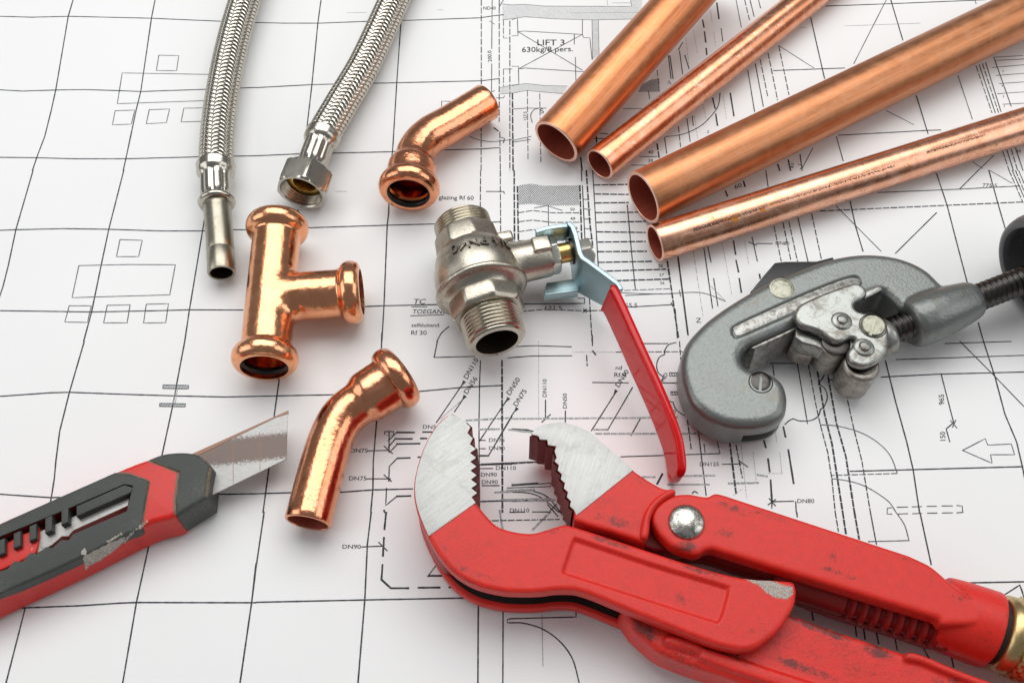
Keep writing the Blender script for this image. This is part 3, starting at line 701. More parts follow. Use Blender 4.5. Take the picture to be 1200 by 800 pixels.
T(B, 1064, 47, 'ND40', 15, 0, 1.1); T(B, 1105, 292, '200.0', 18, 92, 0.95); T(C, 115, 214, 'LIFT 3', 27, 0, 1.35); T(C, 45, 246, '630kg/8 pers.', 24, 1, 1.30)
T(C, 68, 568, '127.5', 14, 90, 1.0); T(C, 638, 722, '40', 16, 0, 1.1); T(C, 636, 762, '39', 16, 0, 1.1); T(C, 135, 535, 'S', 22, 20, 1.3)
T(C, 912, 624, '5', 14, -20); T(FF, 857, 135, 'glazing Rf 60', 19, -1, 1.20); T(FF, 735, 625, 'TC', 24, 0, 1.3, 0.25); T(FF, 731, 670, 'TOEGANG', 20, 0, 1.2, 0.25)
T(FF, 728, 732, 'zelfsluitend', 17, 0, 1.2); T(FF, 725, 769, 'Rf 30', 20, 0, 1.25); T(G, 148, 654, '121.5', 20, 0, 1.4); T(G, 528, 641, '55.5', 20, 0, 1.25)
T(G, 272, 188, '50', 13, 0, 1.2); T(G, 273, 232, '49', 14, 0, 1.2); T(G, 285, 277, '48', 13, 0, 1.2); T(G, 684, 453, '28', 13, 0, 1.2); T(G, 690, 495, '27', 13, 0, 1.2); T(G, 693, 533, '26', 13, 0, 1.2)
T(G, 862, 712, 'Z', 22, 0, 1.2); T(G, 1045, 88, '60', 20, 20, 1.3); T(H, 34, 347, 'DN80', 16, -2, 1.15); T(H, 1004, 76, '775.5', 16, -2, 1.4)
T(DD, 1098, 340, '2', 10); T(DD, 1094, 408, '4', 10); T(DD, 1100, 458, '5', 10); T(DD, 1104, 505, '7', 10); T(DD, 1165, 716, '10', 14); T(DD, 118, 790, '8.0', 14, 80)
T(J, 990, 180, 'DN110', 23, 60, 1.1); T(J, 990, 250, 'DN56', 23, 57, 1.1); T(J, 1190, 255, 'DN50', 23, 57, 1.1); T(K, 22, 308, 'DN75', 23, 57, 1.1); T(J, 780, 409, 'DN5', 18, 0, 1.25)
T(J, 440, 520, 'DN75', 19, 0, 1.25); T(J, 434, 650, 'DN75', 19, 0, 1.25); T(N_, 403, 170, 'DN90', 19, 0, 1.3); T(J, 1090, 470, 'DN75', 17, 0, 1.25); T(J, 1090, 508, 'DN90', 17, 0, 1.25)
T(J, 1122, 601, 'DN110', 18, 0, 1.25); T(J, 1052, 632, 'DN90', 18, 0, 1.2); T(J, 1056, 667, 'DN90', 18, 0, 1.2); T(K, 162, 262, 'DN110', 19, 90, 1.05); T(K, 257, 315, 'DN50', 19, 90, 1.05)
T(K, 484, 132, 'nd', 19, 0, 1.2); T(K, 477, 166, 'Rf 9', 20, 0, 1.25); T(K, 500, 218, 'DN50', 23, 57, 1.1); T(K, 708, 338, 'DN50', 15, 2, 1.1); T(K, 712, 190, 'ND', 18, 62, 1.1); T(K, 878, 583, 'DN125', 18, 0, 1.2)
T(K, -12, 800, 'DN110', 18, 0, 1.2, z=4); T(L_, 826, 297, '965', 25, 92, 0.95); T(L_, 832, 470, '150', 25, 92, 0.9); T(L_, 135, 756, 'DN80', 19, 0, 1.2)
for (o_, x, y, a) in ((J, 975, 190, 56), (J, 978, 258, 56), (J, 1182, 268, 56), (K, 22, 315, 56), (K, 487, 232, 58)):
    ca, sa = math.cos(math.radians(a)), math.sin(math.radians(a))
    q = [(x+c*ca-s*sa, y-c*sa-s*ca) for c, s in ((-22, 0), (5, 9), (5, -9))]
    ink.add([onp(o_[0]+X/4, o_[1]+Y/4, 0.087) for X, Y in q], [(0, 1, 2)])
ink.build('printed_linework', INK, sheet, flat=True); inkt.build('printed_fine_lines', INKT, sheet, flat=True)
inkg.build('printed_halftone_bands', INKG, sheet, flat=True); 

# ------------------------------------------------------------------ copper pipes
def pipe(a, b, r, wall, mat, label, za=None, zb=None, ext=0.35, tilt=0):
    pa = pt(a[0], a[1], za if za is not None else r); pb = pt(b[0], b[1], zb if zb is not None else r)
    d = pb-pa; L = d.length*(1+ext); n = int(L/12)
    base = pa.copy()
    o = thing('copper_pipe', label, 'pipe', (pa.x, pa.y, 0), 'loose copper pipes')
    path = [pa, pa+d.normalized()*L*0.5, pa+d.normalized()*L]
    mb = MB(); sweep(mb, path, [(0.5, r-0.05)]+[(0.9, r)]+[(L*k/n, r) for k in range(1, n+1)], 72)
    mb.build('outer_wall', mat, o)
    e = MB(); sweep(e, path, [(0.5, r-0.05), (0.12, r-0.25), (0, r-0.5), (0, r-wall+0.3), (0.25, r-wall)], 72); e.build('cut_rim', CU_EDGE, o)
    i = MB(); sweep(i, path, [(0.25, r-wall), (8, r-wall), (L*.5, r-wall), (L, r-wall)], 72); i.build('bore', CU_IN, o)
    e2 = MB(); sweep(e2, path, [(L, r-wall), (L, r)], 72); e2.build('far_rim', CU_EDGE, o)
    return o
pipe((651, 167), (801, 0), 13.0, 1.7, CU, 'thick copper pipe at the left of the four, mouth below the LIFT lettering', zb=25)
pipe((702, 193), (945, 0), 8.5, 1.2, CU_SCUFF, 'thin copper pipe lying between the two thick pipes, pale scuffs along its lower side')
pipe((753, 232), (1181, 24), 13.2, 1.6, CU_OLD, 'thick dull copper pipe crossing to the right, with a long scratch along its top')
pipe((767, 285), (1200, 147), 8.9, 1.2, CU_SPOT, 'thin shiny copper pipe nearest the grey cutter, with a row of orange tarnish spots')

m = NT('orange_tarnish'); TARN = m.set(base=(0.62, 0.22, 0.02), metal=0.3, rough=0.5).mat
m = NT('dark_print_on_pipe'); TARK = m.set(base=(0.10, 0.05, 0.03), metal=0.3, rough=0.5).mat
p4 = [o for o in bpy.data.objects if o.name.startswith('outer_wall')][-1]
def line_px(a, b, w0, w1=None):
    dx, dy = b[0]-a[0], b[1]-a[1]; L = math.hypot(dx, dy); nx_, ny_ = -dy/L, dx/L; w1 = w1 or w0
    return [(a[0]+nx_*w0, a[1]+ny_*w0), (b[0]+nx_*w1, b[1]+ny_*w1), (b[0]-nx_*w1, b[1]-ny_*w1), (a[0]-nx_*w0, a[1]-ny_*w0)]
for (x, y, rr_) in ((861, 256.5, 3.6), (893.5, 246.5, 2.6), (851, 257, 1.6), (904, 239, 1.8)):
    decal('tarnish_spot', TARN, [p4], [(x+rr_*1.3*math.cos(a*PI/5), y+rr_*math.sin(a*PI/5)) for a in range(10)], p4.parent, cell=.4, ragged=.35, thr=0.02, seed=x)
decal('tarnish_streak', TARK, [p4], line_px((812, 270), (900, 242), 3.0, 2.0), p4.parent, cell=.4, ragged=1.1, thr=.33, seed=3, freq=.7)
decal('tarnish_streak', TARK, [p4], line_px((900, 241), (1050, 194), 2.0, 2.5), p4.parent, cell=.4, ragged=1.1, thr=.46, seed=5, freq=.7)
decal('tarnish_streak', TARK, [p4], line_px((1085, 179), (1155, 158), 1.8, 1.4), p4.parent, cell=.4, ragged=1.1, thr=.24, seed=8, freq=.9)

# ------------------------------------------------------------------ press elbows
def elbow(name_label, ctrl, zz, rsock, rbead, rpipe, mouth_r, mat, bead_w=8.8, sock_len=17, inmat=None):
    P = [pt(u, v, z) for (u, v), z in zip(ctrl, zz)]
    # smooth the centre line in 3-D
    Q = []
    for i in range(len(P)-1):
        p1, p2 = P[i], P[i+1]; p0 = P[i-1] if i else p1*2-p2; p3 = P[i+2] if i+2 < len(P) else p2*2-p1
        for j in range(8):
            t = j/8; Q.append(0.5*(2*p1+(p2-p0)*t+(2*p0-5*p1+4*p2-p3)*t*t+(3*p1-p0-3*p2+p3)*t**3))
    Q.append(P[-1]); fr = frames(Q); L = fr[3][-1]
    o = thing('elbow_fitting', name_label, 'pipe fitting', (P[0].x, P[0].y, 0), 'copper elbow fittings')
    s1 = sock_len
    bead = [(bead_w*0.5-bead_w*0.5*math.cos(a), rsock-1.2+(rbead-rsock+1.2)*math.sin(a)**0.75) for a in [PI*(0.12+0.80*k/14) for k in range(15)]]
    prof = [(0.2, mouth_r), (0.0, mouth_r+0.7), (0.15, rsock-1.0)]+bead+[(bead_w+0.6, rsock)]
    prof += [(s, rsock) for s in (bead_w+3, (bead_w+s1)/2, s1-1)] + [(s1, rsock-0.1), (s1+1.2, (rsock*0.75+rpipe*0.25)), (s1+3.0, rpipe+0.5), (s1+4.5, rpipe)]
    k = s1+6
    while k < L-2: prof.append((k, rpipe)); k += 1.5
    prof += [(L-0.6, rpipe), (L-0.15, rpipe-0.25), (L, rpipe-0.6), (L, rpipe-1.1), (L-0.3, rpipe-1.3)]
    mb = MB(); sweep(mb, None, prof, 64, fr=fr); mb.build('body', mat, o, angle=45)
    ip = [(0.2, mouth_r), (1.2, mouth_r-0.1)]; 
    inn = MB(); sweep(inn, None, [(s1*0.30, mouth_r+0.3), (s1*0.35, mouth_r-0.5), (s1*0.42, mouth_r-0.1), (s1-2, mouth_r-0.2), (s1+1, rpipe-1.2), (s1+4, rpipe-1.3)]+[(s1+4+j*2, rpipe-1.3) for j in range(1, int((L-s1-6)/2))]+[(L-0.3, rpipe-1.3)], 64, fr=fr)
    inn.build('bore', inmat or CU_BRIGHT, o, angle=45)
    inn2 = MB(); sweep(inn2, None, [(0.2, mouth_r), (0.9, mouth_r), (1.2, mouth_r+0.6), (1.4, mouth_r+1.6)], 64, fr=fr); inn2.build('mouth_lip', CU_EDGE, o, angle=45)
    ring = MB(); n = 10; rr = 1.25
    sweep(ring, None, [(3.1+rr*1.3*math.cos(a), mouth_r+0.55+rr*math.sin(a)) for a in [2*PI*k/n for k in range(n+1)]], 64, fr=fr)
    ring.build('seal_ring', RUB, o)
    return o
elbow('copper elbow fitting near the top, its open socket facing the viewer beside the valve', [(478.5, 228), (482, 203), (488, 178), (503, 160), (529, 145), (571, 119.5)],
      [14.6, 14.2, 13.2, 12.2, 11.2, 9.8], 11.8, 14.6, 9.5, 10.2, CU_FIT)
elbow('copper elbow fitting below the tee, its narrow open end towards the viewer', [(473.5, 436.5), (452, 451), (427, 468), (403, 487), (389, 512), (378, 546), (360.5, 612.5)],
      [14.0, 13.6, 12.6, 11.8, 11.0, 10.2, 9.2], 11.3, 14.2, 9.4, 10.2, CU_FIT, sock_len=19, inmat=CU_IN)

# ------------------------------------------------------------------ tee fitting
tee = thing('tee_fitting', 'shiny copper tee fitting with three beaded sockets, left of the valve', 'pipe fitting', tuple(pt(317, 345, 0)))
zt = 14.4; a0 = pt(309.6, 431, zt); a1 = pt(325.8, 258, zt); jn = pt(317.0, 350.0, zt); b1 = pt(424, 342, zt)
def beadp(L, flip):
    bw = 9.0; rs, rb, mr = 10.9, 14.4, 10.2
    pr = [(bw*0.5-bw*0.5*math.cos(a), rs-0.8+(rb-rs+0.8)*math.sin(a)**0.75) for a in [PI*(0.10+0.82*k/12) for k in range(13)]]
    pr = [(0.0, mr+0.2)] + pr + [(bw+0.8, rs)]
    return [(L-s, r) for s, r in pr][::-1] if flip else pr
Lm = (a1-a0).length; Lb = (b1-jn).length
mb = MB(); sweep(mb, [a0, (a0+a1)/2, a1], [(0.0, 0.01)]+beadp(Lm, False)+beadp(Lm, True)+[(Lm, 0.01)], 72)
body = mb.build('body', CU_TEE, tee)
m2 = MB(); sweep(m2, [jn, (jn+b1)/2, b1], [(0, 0.01), (0, 10.9)]+beadp(Lb, True)+[(Lb, 0.01)], 72); brn = m2.build('cutter', CU_TEE, None)
# shift to the same origin before joining
cut(body, brn, 'UNION'); remesh(body, 0.42, 26, 0.5)
def soften_crease(o, it=70):
    me = o.data; off = origin_of(o); n = len(me.vertices); nb = {}; W = {}
    for v in me.vertices:
        p = (v.co+off)/S; q = p-jn; t = q.dot(bx_); d2 = (q-bx_*t).length; q = p-a0; d1 = (q-ax_*q.dot(ax_)).length
        w = 1-(abs(d1-10.9)+abs(d2-10.9))/6.0
        if w > 0 and t > 2 and t < 20: W[v.index] = min(1, w*2.0)
    for e in me.edges:
        a, b = e.vertices
        if a in W: nb.setdefault(a, []).append(b)
        if b in W: nb.setdefault(b, []).append(a)
    co = [v.co.copy() for v in me.vertices]
    for _ in range(it):
        new = {}
        for i, w in W.items():
            m_ = Vector((0, 0, 0))
            for j in nb[i]: m_ += co[j]
            new[i] = co[i].lerp(m_/len(nb[i]), w*0.9)
        for i, c_ in new.items(): co[i] = c_
    for i in W: me.vertices[i].co = co[i]
    me.update()
ax_ = (a1-a0).normalized(); bx_ = (b1-jn).normalized(); soften_crease(body, 160)
def bore_cut(p, q, r, o):
    c = MB(); sweep(c, [p, (p+q)/2, q], [(0, r), ((q-p).length, r)], 64, cap0=True, cap1=True); k = c.build('cutter', CU_BRIGHT, None); cut(o, k)
ax = (a1-a0).normalized(); bx = (b1-jn).normalized()
bore_cut(a0-ax*3, a0+ax*3, 10.2, body); bore_cut(a1-ax*3, a1+ax*3, 10.2, body); bore_cut(b1-bx*3, b1+bx*3, 10.2, body)
# the full inner bore, a little wider behind each lip to seat the seal ring
c = MB(); sweep(c, [a0, (a0+a1)/2, a1], [(2.2, 11.9), (5.0, 11.9), (5.6, 10.0), (Lm-5.6, 10.0), (Lm-5.0, 11.9), (Lm-2.2, 11.9)], 64, cap0=True, cap1=True); cut(body, c.build('cutter', CU_BRIGHT, None))
c = MB(); sweep(c, [jn, (jn+b1)/2, b1], [(2, 9.9), (Lb-5.6, 10.0), (Lb-5.0, 11.9), (Lb-2.2, 11.9)], 64, cap0=True, cap1=True); cut(body, c.build('cutter', CU_BRIGHT, None))
smooth_by_angle(body, 42)
for p, d in ((a0, ax), (a1, -ax), (b1, -bx)):
    c = MB(); rr = 1.5; sweep(c, [p, p+d*5, p+d*10], [(3.6+rr*math.cos(a), 10.5+rr*math.sin(a)) for a in [2*PI*k/10 for k in range(11)]], 56); c.build('seal_ring', RUB, tee)

# ------------------------------------------------------------------ braided hoses
def braid(mb, fr, s0, s1, R, N=12, lead=31.0, wid=1.6):
    amp = 0.42; h = 0.18; ns = int((s1-s0)/0.62)
    for sg in (1, -1):
        for i in range(N):
            vs = []; fs = []; uv = []
            for j in range(ns+1):
                s = s0+(s1-s0)*j/ns
                th = sg*2*PI*s/lead + 2*PI*i/N
                ph = (2*i + sg*2*N*s/lead)*PI/2 + 0.4
                q = math.sin(ph); q = math.copysign(abs(q)**0.6, q)
                r = R + sg*amp*q
                # tangent direction on the unrolled surface -> width direction
                du = sg*2*PI*R/lead; ln = math.hypot(1, du); ws, wt = -du/ln, 1/ln
                for k in range(7):
                    w = (k/6-0.5)*wid; rr = r + h*(1-(k/3-1)**2) + (0.10 if k % 2 else -0.02)
                    c, t, n = at_s(fr, s+w*ws); b = t.cross(n); a = th+w*wt/R
                    vs.append(c+(n*math.cos(a)+b*math.sin(a))*rr)
            for j in range(ns):
                for k in range(6):
                    f = (j*7+k, j*7+k+1, (j+1)*7+k+1, (j+1)*7+k); fs.append(f if sg > 0 else f)
            mb.add(vs, fs)
def catmull3(P, n=10):
    Q = []
    for i in range(len(P)-1):
        p1, p2 = P[i], P[i+1]; p0 = P[i-1] if i else p1*2-p2; p3 = P[i+2] if i+2 < len(P) else p2*2-p1
        for j in range(n):
            t = j/n; Q.append(0.5*(2*p1+(p2-p0)*t+(2*p0-5*p1+4*p2-p3)*t*t+(3*p1-p0-3*p2+p3)*t**3))
    return Q+[P[-1]]
flute = lambda a: 1-0.075*(0.5+0.5*math.cos(a*9))**2
h1 = thing('braided_hose', 'steel braided hose at the left, ending in a plain round tube stub', 'hose', tuple(pt(256, 240, 0)), 'steel braided hoses')
end = pt(259.6, 320.5, 7.3); fer = pt(254.2, 238, 9.2); top = pt(252.8, 196, 9.4)
P = [end, pt(257.6, 280, 8.2), fer, top, pt(255, 150, 9.0), pt(262, 100, 9), pt(272.5, 50, 9), pt(287, 0, 9), pt(304, -50, 9), pt(322, -95, 9), pt(338, -140, 9)]
Q = catmull3(P); fr = frames(Q); L = fr[3]; sF = L[20]; sT = L[30]; sE = L[-1]
mb = MB(); sweep(mb, None, [(1.0, 5.0), (0.2, 5.1), (0, 5.5), (0.15, 6.1), (0.9, 6.35), (12, 6.35), (12.2, 6.25), (12.5, 6.35)]+[(12.5+k*(sF-12.5)/8, 6.35) for k in range(1, 9)], 56, fr=fr); mb.build('tube_stub', TUBE, h1)
mb = MB(); sweep(mb, None, [(1.0, 5.0), (10, 5.0), (sF, 5.0)], 48, fr=fr); mb.build('tube_bore', NBORE, h1)
def ferrule(fr, sA, sB, o, R=8.6):
    """sA: end at the fitting, sB: end at the braid"""
    d = sB-sA
    pr = [(sA-0.6, R-2.3), (sA-0.5, R-0.9), (sA, R-0.1), (sA+0.9, R+0.25), (sA+2.0, R), (sA+2.9, R-0.9), (sA+3.4, R-1.15, flute)]
    pr += [(sA+3.4+(d-10.5)*k/5, R-1.0, flute) for k in range(1, 6)]
    pr += [(sB-6.2, R-0.5), (sB-5.0, R+0.35), (sB-3.6, R+0.55), (sB-1.6, R+0.5), (sB-0.7, R+0.75), (sB-0.1, R+0.6), (sB, R), (sB-0.1, R-0.9)]
    mb = MB(); sweep(mb, None, pr, 96, fr=fr); mb.build('ferrule', FERR, o, angle=50)
ferrule(fr, sF-0.5, sT+1.2, h1)
mb = MB(); braid(mb, fr, sT-0.5, sE, 7.75); mb.build('wire_braid', STEEL, h1, angle=60)
mb = MB(); sweep(mb, None, [(sT-1+k*(sE-sT+1)/60, 7.35) for k in range(61)], 40, fr=fr); mb.build('inner_hose', DARKST, h1)

h2 = thing('braided_hose', 'steel braided hose right of the other hose, ending in a hexagonal nut', 'hose', tuple(pt(365, 210, 0)), 'steel braided hoses')
nf = pt(352.5, 226.5, 11.8); nb = pt(365.5, 193, 11.2); lp = pt(378.5, 160, 10.4)
P = [nf, nb, lp, pt(400, 122, 9.6), pt(428, 74, 9), pt(462, 0, 9), pt(487, -55, 9), pt(507, -110, 9)]
Q = catmull3(P); fr = frames(Q); L = fr[3]; sN = L[10]; sT = L[20]; sE = L[-1]
hexs = poly_shape(6, 11.2, 13.2, rot=math.radians(18)); hexc = poly_shape(6, 11.2, 12.2, rot=math.radians(18))
NL = 13.0
mb = MB(); sweep(mb, None, [(0.7, 9.8), (0.1, 10.2), (0, 11.0), (0.0, 1, poly_shape(6, 11.2, 11.5, math.radians(18))), (0.7, 1, poly_shape(6, 11.2, 12.5, math.radians(18))), (1.5, 1, hexs), (NL-1.3, 1, hexs), (NL-0.5, 1, poly_shape(6, 11.2, 12.4, math.radians(18))), (NL, 1, poly_shape(6, 11.2, 11.3, math.radians(18))), (NL, 7)], 120, fr=fr)
mb.build('hex_nut', FERR, h2, angle=22)
mb = MB(); pr = [(0.7, 9.8)]
for k in range(6): pr += [(1.0+k*1.5, 9.9), (1.75+k*1.5, 9.05)]
pr.append((10.4, 9.8)); sweep(mb, None, pr, 72, fr=fr); mb.build('nut_thread', THREAD, h2, angle=20)
mb = MB(); sweep(mb, None, [(10.4, 9.9), (6.8, 9.2), (6.0, 8.6), (5.7, 7.0), (5.9, 5.6), (7.5, 5.0), (16, 4.9)], 64, fr=fr); mb.build('brass_insert', BRASS, h2)
ferrule(fr, NL+0.6, sT+1.5, h2, 8.3)
mb = MB(); braid(mb, fr, sT, sE, 7.75); mb.build('wire_braid', STEEL, h2, angle=60)
mb = MB(); sweep(mb, None, [(sT-1+k*(sE-sT+1)/60, 7.35) for k in range(61)], 40, fr=fr); mb.build('inner_hose', DARKST, h2)

# ------------------------------------------------------------------ ball valve
ZV = 19.0
vA = pt(582.5, 401, ZV); vB = pt(540.5, 258.5, ZV); va = (vB-vA).normalized(); LV = (vB-vA).length
valve = thing('ball_valve', 'nickel plated ball valve with a red lever handle, in the middle of the drawing', 'valve', (vA.x, vA.y, 0))
path = [vA, (vA+vB)/2, vB]
oct_ = lambda apo, rm: poly_shape(8, apo, rm, rot=math.radians(10))
sB = 0.0
mb = MB()
bulge = []
def vs_(f): return LV*f
pr = [(vs_(.20), 12.6)]
pr += [(vs_(.205), 14.6, None), (vs_(.205), 1, oct_(14.6, 15.2)), (vs_(.22), 1, oct_(15.2, 16.6)), (vs_(.235), 1, oct_(15.6, 17.2)), (vs_(.315), 1, oct_(15.6, 17.2)), (vs_(.33), 1, oct_(15.4, 16.2)), (vs_(.335), 15.0), (vs_(.345), 15.3), (vs_(.36), 16.2), (vs_(.378), 17.6), (vs_(.384), 18.4), (vs_(.386), 19.4), (vs_(.393), 20.2), (vs_(.403), 20.6), (vs_(.418), 20.6), (vs_(.427), 20.2), (vs_(.430), 19.4), (vs_(.432), 19.25)]
pr += [(vs_(.45+.012*k), 19.3+0.45*math.sin(PI*k/12)-0.05*k) for k in range(13)]
pr += [(vs_(.60), 18.5), (vs_(.605), 18.1), (vs_(.63), 17.9), (vs_(.66), 17.4), (vs_(.69), 16.7), (vs_(.71), 15.9), (vs_(.72), 1, oct_(14.6, 15.7)), (vs_(.735), 1, oct_(14.6, 15.6)), (vs_(.84), 1, oct_(13.9, 14.9)), (vs_(.86), 1, oct_(13.5, 14.2)), (vs_(.865), 13.0), (vs_(.87), 11.8)]
sweep(mb, path, pr, 128)
vbody = mb.build('body', NICKEL, valve)
def thread(sa, sb, rmaj, depth, n, endface, flip):
    mb = MB(); pr = []; p = (sb-sa)/n
    for k in range(n):
        pr += [(sa+p*(k+.08), rmaj-depth), (sa+p*(k+.42), rmaj), (sa+p*(k+.58), rmaj)]
    pr += [(sb-p*.02, rmaj-depth)]
    if flip: pr = [(sa-1.0, endface), (sa-0.9, rmaj-depth-.6), (sa-0.2, rmaj-depth)]+pr
    else: pr = pr+[(sb+0.2, rmaj-depth), (sb+0.9, rmaj-depth-.6), (sb+1.0, endface)]
    sweep(mb, path, pr, 96); mb.build('threaded_end', THREAD, valve, angle=25)
thread(1.0, vs_(.205), 13.1, 0.95, 7, 9.4, True)
thread(vs_(.865), LV-1.0, 13.1, 0.95, 5, 9.4, False)
mb = MB(); sweep(mb, path, [(0, 9.4), (6, 9.3), (LV-6, 9.3), (LV, 9.4)], 72); mb.build('bore', NBORE, valve)
# raised pressure rating cast into the shoulder, read from the far side
n0 = Vector((0, 0, 1)); bb = va.cross(n0)
tv, tf = text_mesh('3/4 PN40', 0.09)
out = []
for x, y, z in tv:
    xx = (x-2.15)*7.2; yy = y*7.4; rad = 19.15 - max(0, 5.0-yy)*0.24 + (0.75 if z > 0 else -1.0)
    a = xx/17.5 - 0.12
    c0 = vA+va*(vs_(.642)-yy*0.95)
    out.append(c0+(n0*math.cos(a)+bb*(-math.sin(a)))*(rad+ (0.0)))
# lettering grows towards the lower mouth, so turn it the right way round
def _flat(f): zs_ = [tv[i][2] for i in f]; return max(zs_)-min(zs_) < 0.02
mb = MB(); mb.add(out, tf, [0 if _flat(f) else 1 for f in tf])
LETEDGE = metal('dark_letter_edge', (0.12, 0.105, 0.085), (0.06, 0.05, 0.04), 0.5, 0.4, 0.5, 3.0, 0.003)  # darker colour on the letters' side faces, so the lettering stands out
em = mb.build('cast_lettering', [NICKEL, LETEDGE], valve, angle=20)
# stem housing, perpendicular to the valve axis
sd = Vector((va.y, -va.x, 0)).normalized()
sc = vA+va*vs_(.56); sc.z = ZV
def stem(a, b, prof, seg, name, mat, ang=38, cap1=False):
    mb = MB(); p = [sc+sd*a, sc+sd*(a+b)/2, sc+sd*b] if False else [sc, sc+sd*20, sc+sd*50]
    sweep(mb, p, prof, seg, cap1=cap1); return mb.build(name, mat, valve, angle=ang)
ne = (pt(647, 311, ZV)-sc).dot(sd)
stem(0, 0, [(8, 13.0), (13, 11.4), (16, 10.3), (19, 9.6), (22, 9.3), (ne-1.0, 9.2), (ne-0.3, 9.0), (ne, 8.3), (ne, 4)], 72, 'stem_housing', NICKEL)
stem(0, 0, [(ne-0.2, 8.2), (ne-0.2, 1, poly_shape(6, 7.6, 8.0)), (ne+0.5, 1, poly_shape(6, 7.7, 8.7)), (ne+3.2, 1, poly_shape(6, 7.7, 8.7)), (ne+3.8, 1, poly_shape(6, 7.6, 7.9)), (ne+3.8, 4)], 96, 'gland_nut', NUTM, 22)
stem(0, 0, [(ne+3.5, 4.6), (ne+9.6, 4.6), (ne+9.8, 5.2), (ne+11.5, 5.2)], 48, 'brass_stem', BRASS)
stem(0, 0, [(ne+9.5, 3), (ne+9.5, 6.0), (ne+11.2, 6.0), (ne+11.2, 3)], 48, 'stem_washer', DARKST)
lugc = pt(634.5, 287, 27.8)
mb = MB(); box(mb, lugc-Vector((0, 0, 2.2)), sd, Vector((-sd.y, sd.x, 0)), n0, 4.2, 4.0, 4.2); lug = mb.build('stop_lug', NICKEL, valve); bevel(lug, 1.1, 2)
lug2 = pt(591, 280, 16); mb = MB(); box(mb, lug2, sd, Vector((-sd.y, sd.x, 0)), n0, 4.0, 2.6, 3.0); lug = mb.build('stop_lug', NICKEL, valve); bevel(lug, 1.2, 3)
# lever: a strip standing on edge
def strip(name, mat, tops, zt_, W, th, parent, bev=0.5, wscale=None, flip=1):
    """tops: picture points of the upper edge, zt_: their heights; W: vector(s) from upper to lower edge; th thickness"""
    P = [pt(u, v, z) for (u, v), z in zip(tops, zt_)]; n = len(P); vs = []; fs = []
    for i in range(n):
        d = (P[min(i+1, n-1)]-P[max(i-1, 0)]); d.z = 0; d.normalize()
        w = W[i] if isinstance(W, list) else W
        nr = Vector((d.y, -d.x, 0))*flip; nr = (nr - w.normalized()*nr.dot(w.normalized())).normalized()
        a = P[i]; t = th[i] if isinstance(th, list) else th
        vs += [a, a+nr*t, a+w+nr*t, a+w]
    for i in range(n-1):
        for k in range(4): fs.append((i*4+k, i*4+(k+1) % 4, (i+1)*4+(k+1) % 4, (i+1)*4+k))
    fs.append((3, 2, 1, 0)); b = (n-1)*4; fs.append((b, b+1, b+2, b+3))
    mb = MB(); mb.add([tuple(v) for v in vs], fs); o = mb.build(name, mat, parent, angle=30)
    bm = bmesh.new(); bm.from_mesh(o.data); bmesh.ops.recalc_face_normals(bm, faces=bm.faces); bm.to_mesh(o.data); bm.free()
    if bev: bevel(o, bev, 3)
    return o
tops = [(663.5, 261.5), (668.5, 266), (672, 276), (677, 297), (680.5, 303), (686, 306.5), (722, 333), (730, 345), (750, 389), (771, 438), (785, 474)]
zts = [29, 29, 29, 29, 29, 29, 27.5, 27, 25, 23, 22]
V3 = lambda x, y, z: Vector((x, y, z))
brk = strip('handle_bracket', ZINC, tops[:7]+[(726, 340)], zts[:7]+[27.3], [V3(0, 0, -24), V3(0, 0, -24), V3(0, 0, -25), V3(-1, 0, -25.5), V3(-1.5, 0, -25.5), V3(-2, 0, -25), V3(-2.6, -.6, -19), V3(-2.6, -.6, -19)], 2.2, valve, 0.45, flip=-1)
# the far tab, standing, folded towards the housing
tabA = strip('bracket_stop_tab', ZINC, [(664.5, 261.2), (655, 262.2), (640, 264.5), (627, 268.5)], [29.05, 29.05, 29.05, 29.05], V3(0, 0, -10.5), 2.2, valve, 0.4, flip=-1)
# the near tab, lying low under the stem
q = [pt(u, v, 9.0) for u, v in ((682, 325), (640, 331), (637, 346), (677, 342))]
mb = MB(); slab(mb, [(p.x, p.y) for p in q], 7.0, 9.0, 0.5, 0.3); mb.build('bracket_stop_tab', ZINC, valve)
q = [pt(u, v, 9.0) for u, v in ((678.5, 338), (637.5, 343), (638, 346.5), (677.5, 342))]
mb = MB(); slab(mb, [(p.x, p.y) for p in q], 4.5, 9.6, 0.5, 0.3); mb.build('bracket_stop_tab', ZINC, valve)
nc = pt(683, 298.5, 21)
mb = MB(); hx = lambda apo, rm: poly_shape(6, apo, rm, math.radians(12))
sweep(mb, [nc-sd*2, nc, nc+sd*8], [(0, 3), (0.0, 1, hx(6.0, 6.3)), (0.6, 1, hx(6.1, 6.9)), (5.0, 1, hx(6.1, 6.9)), (5.8, 1, hx(6, 6.2)), (5.8, 3.3), (7.0, 3.0), (7.2, 0.1)], 96); mb.build('handle_nut', NUTM, valve, angle=22)
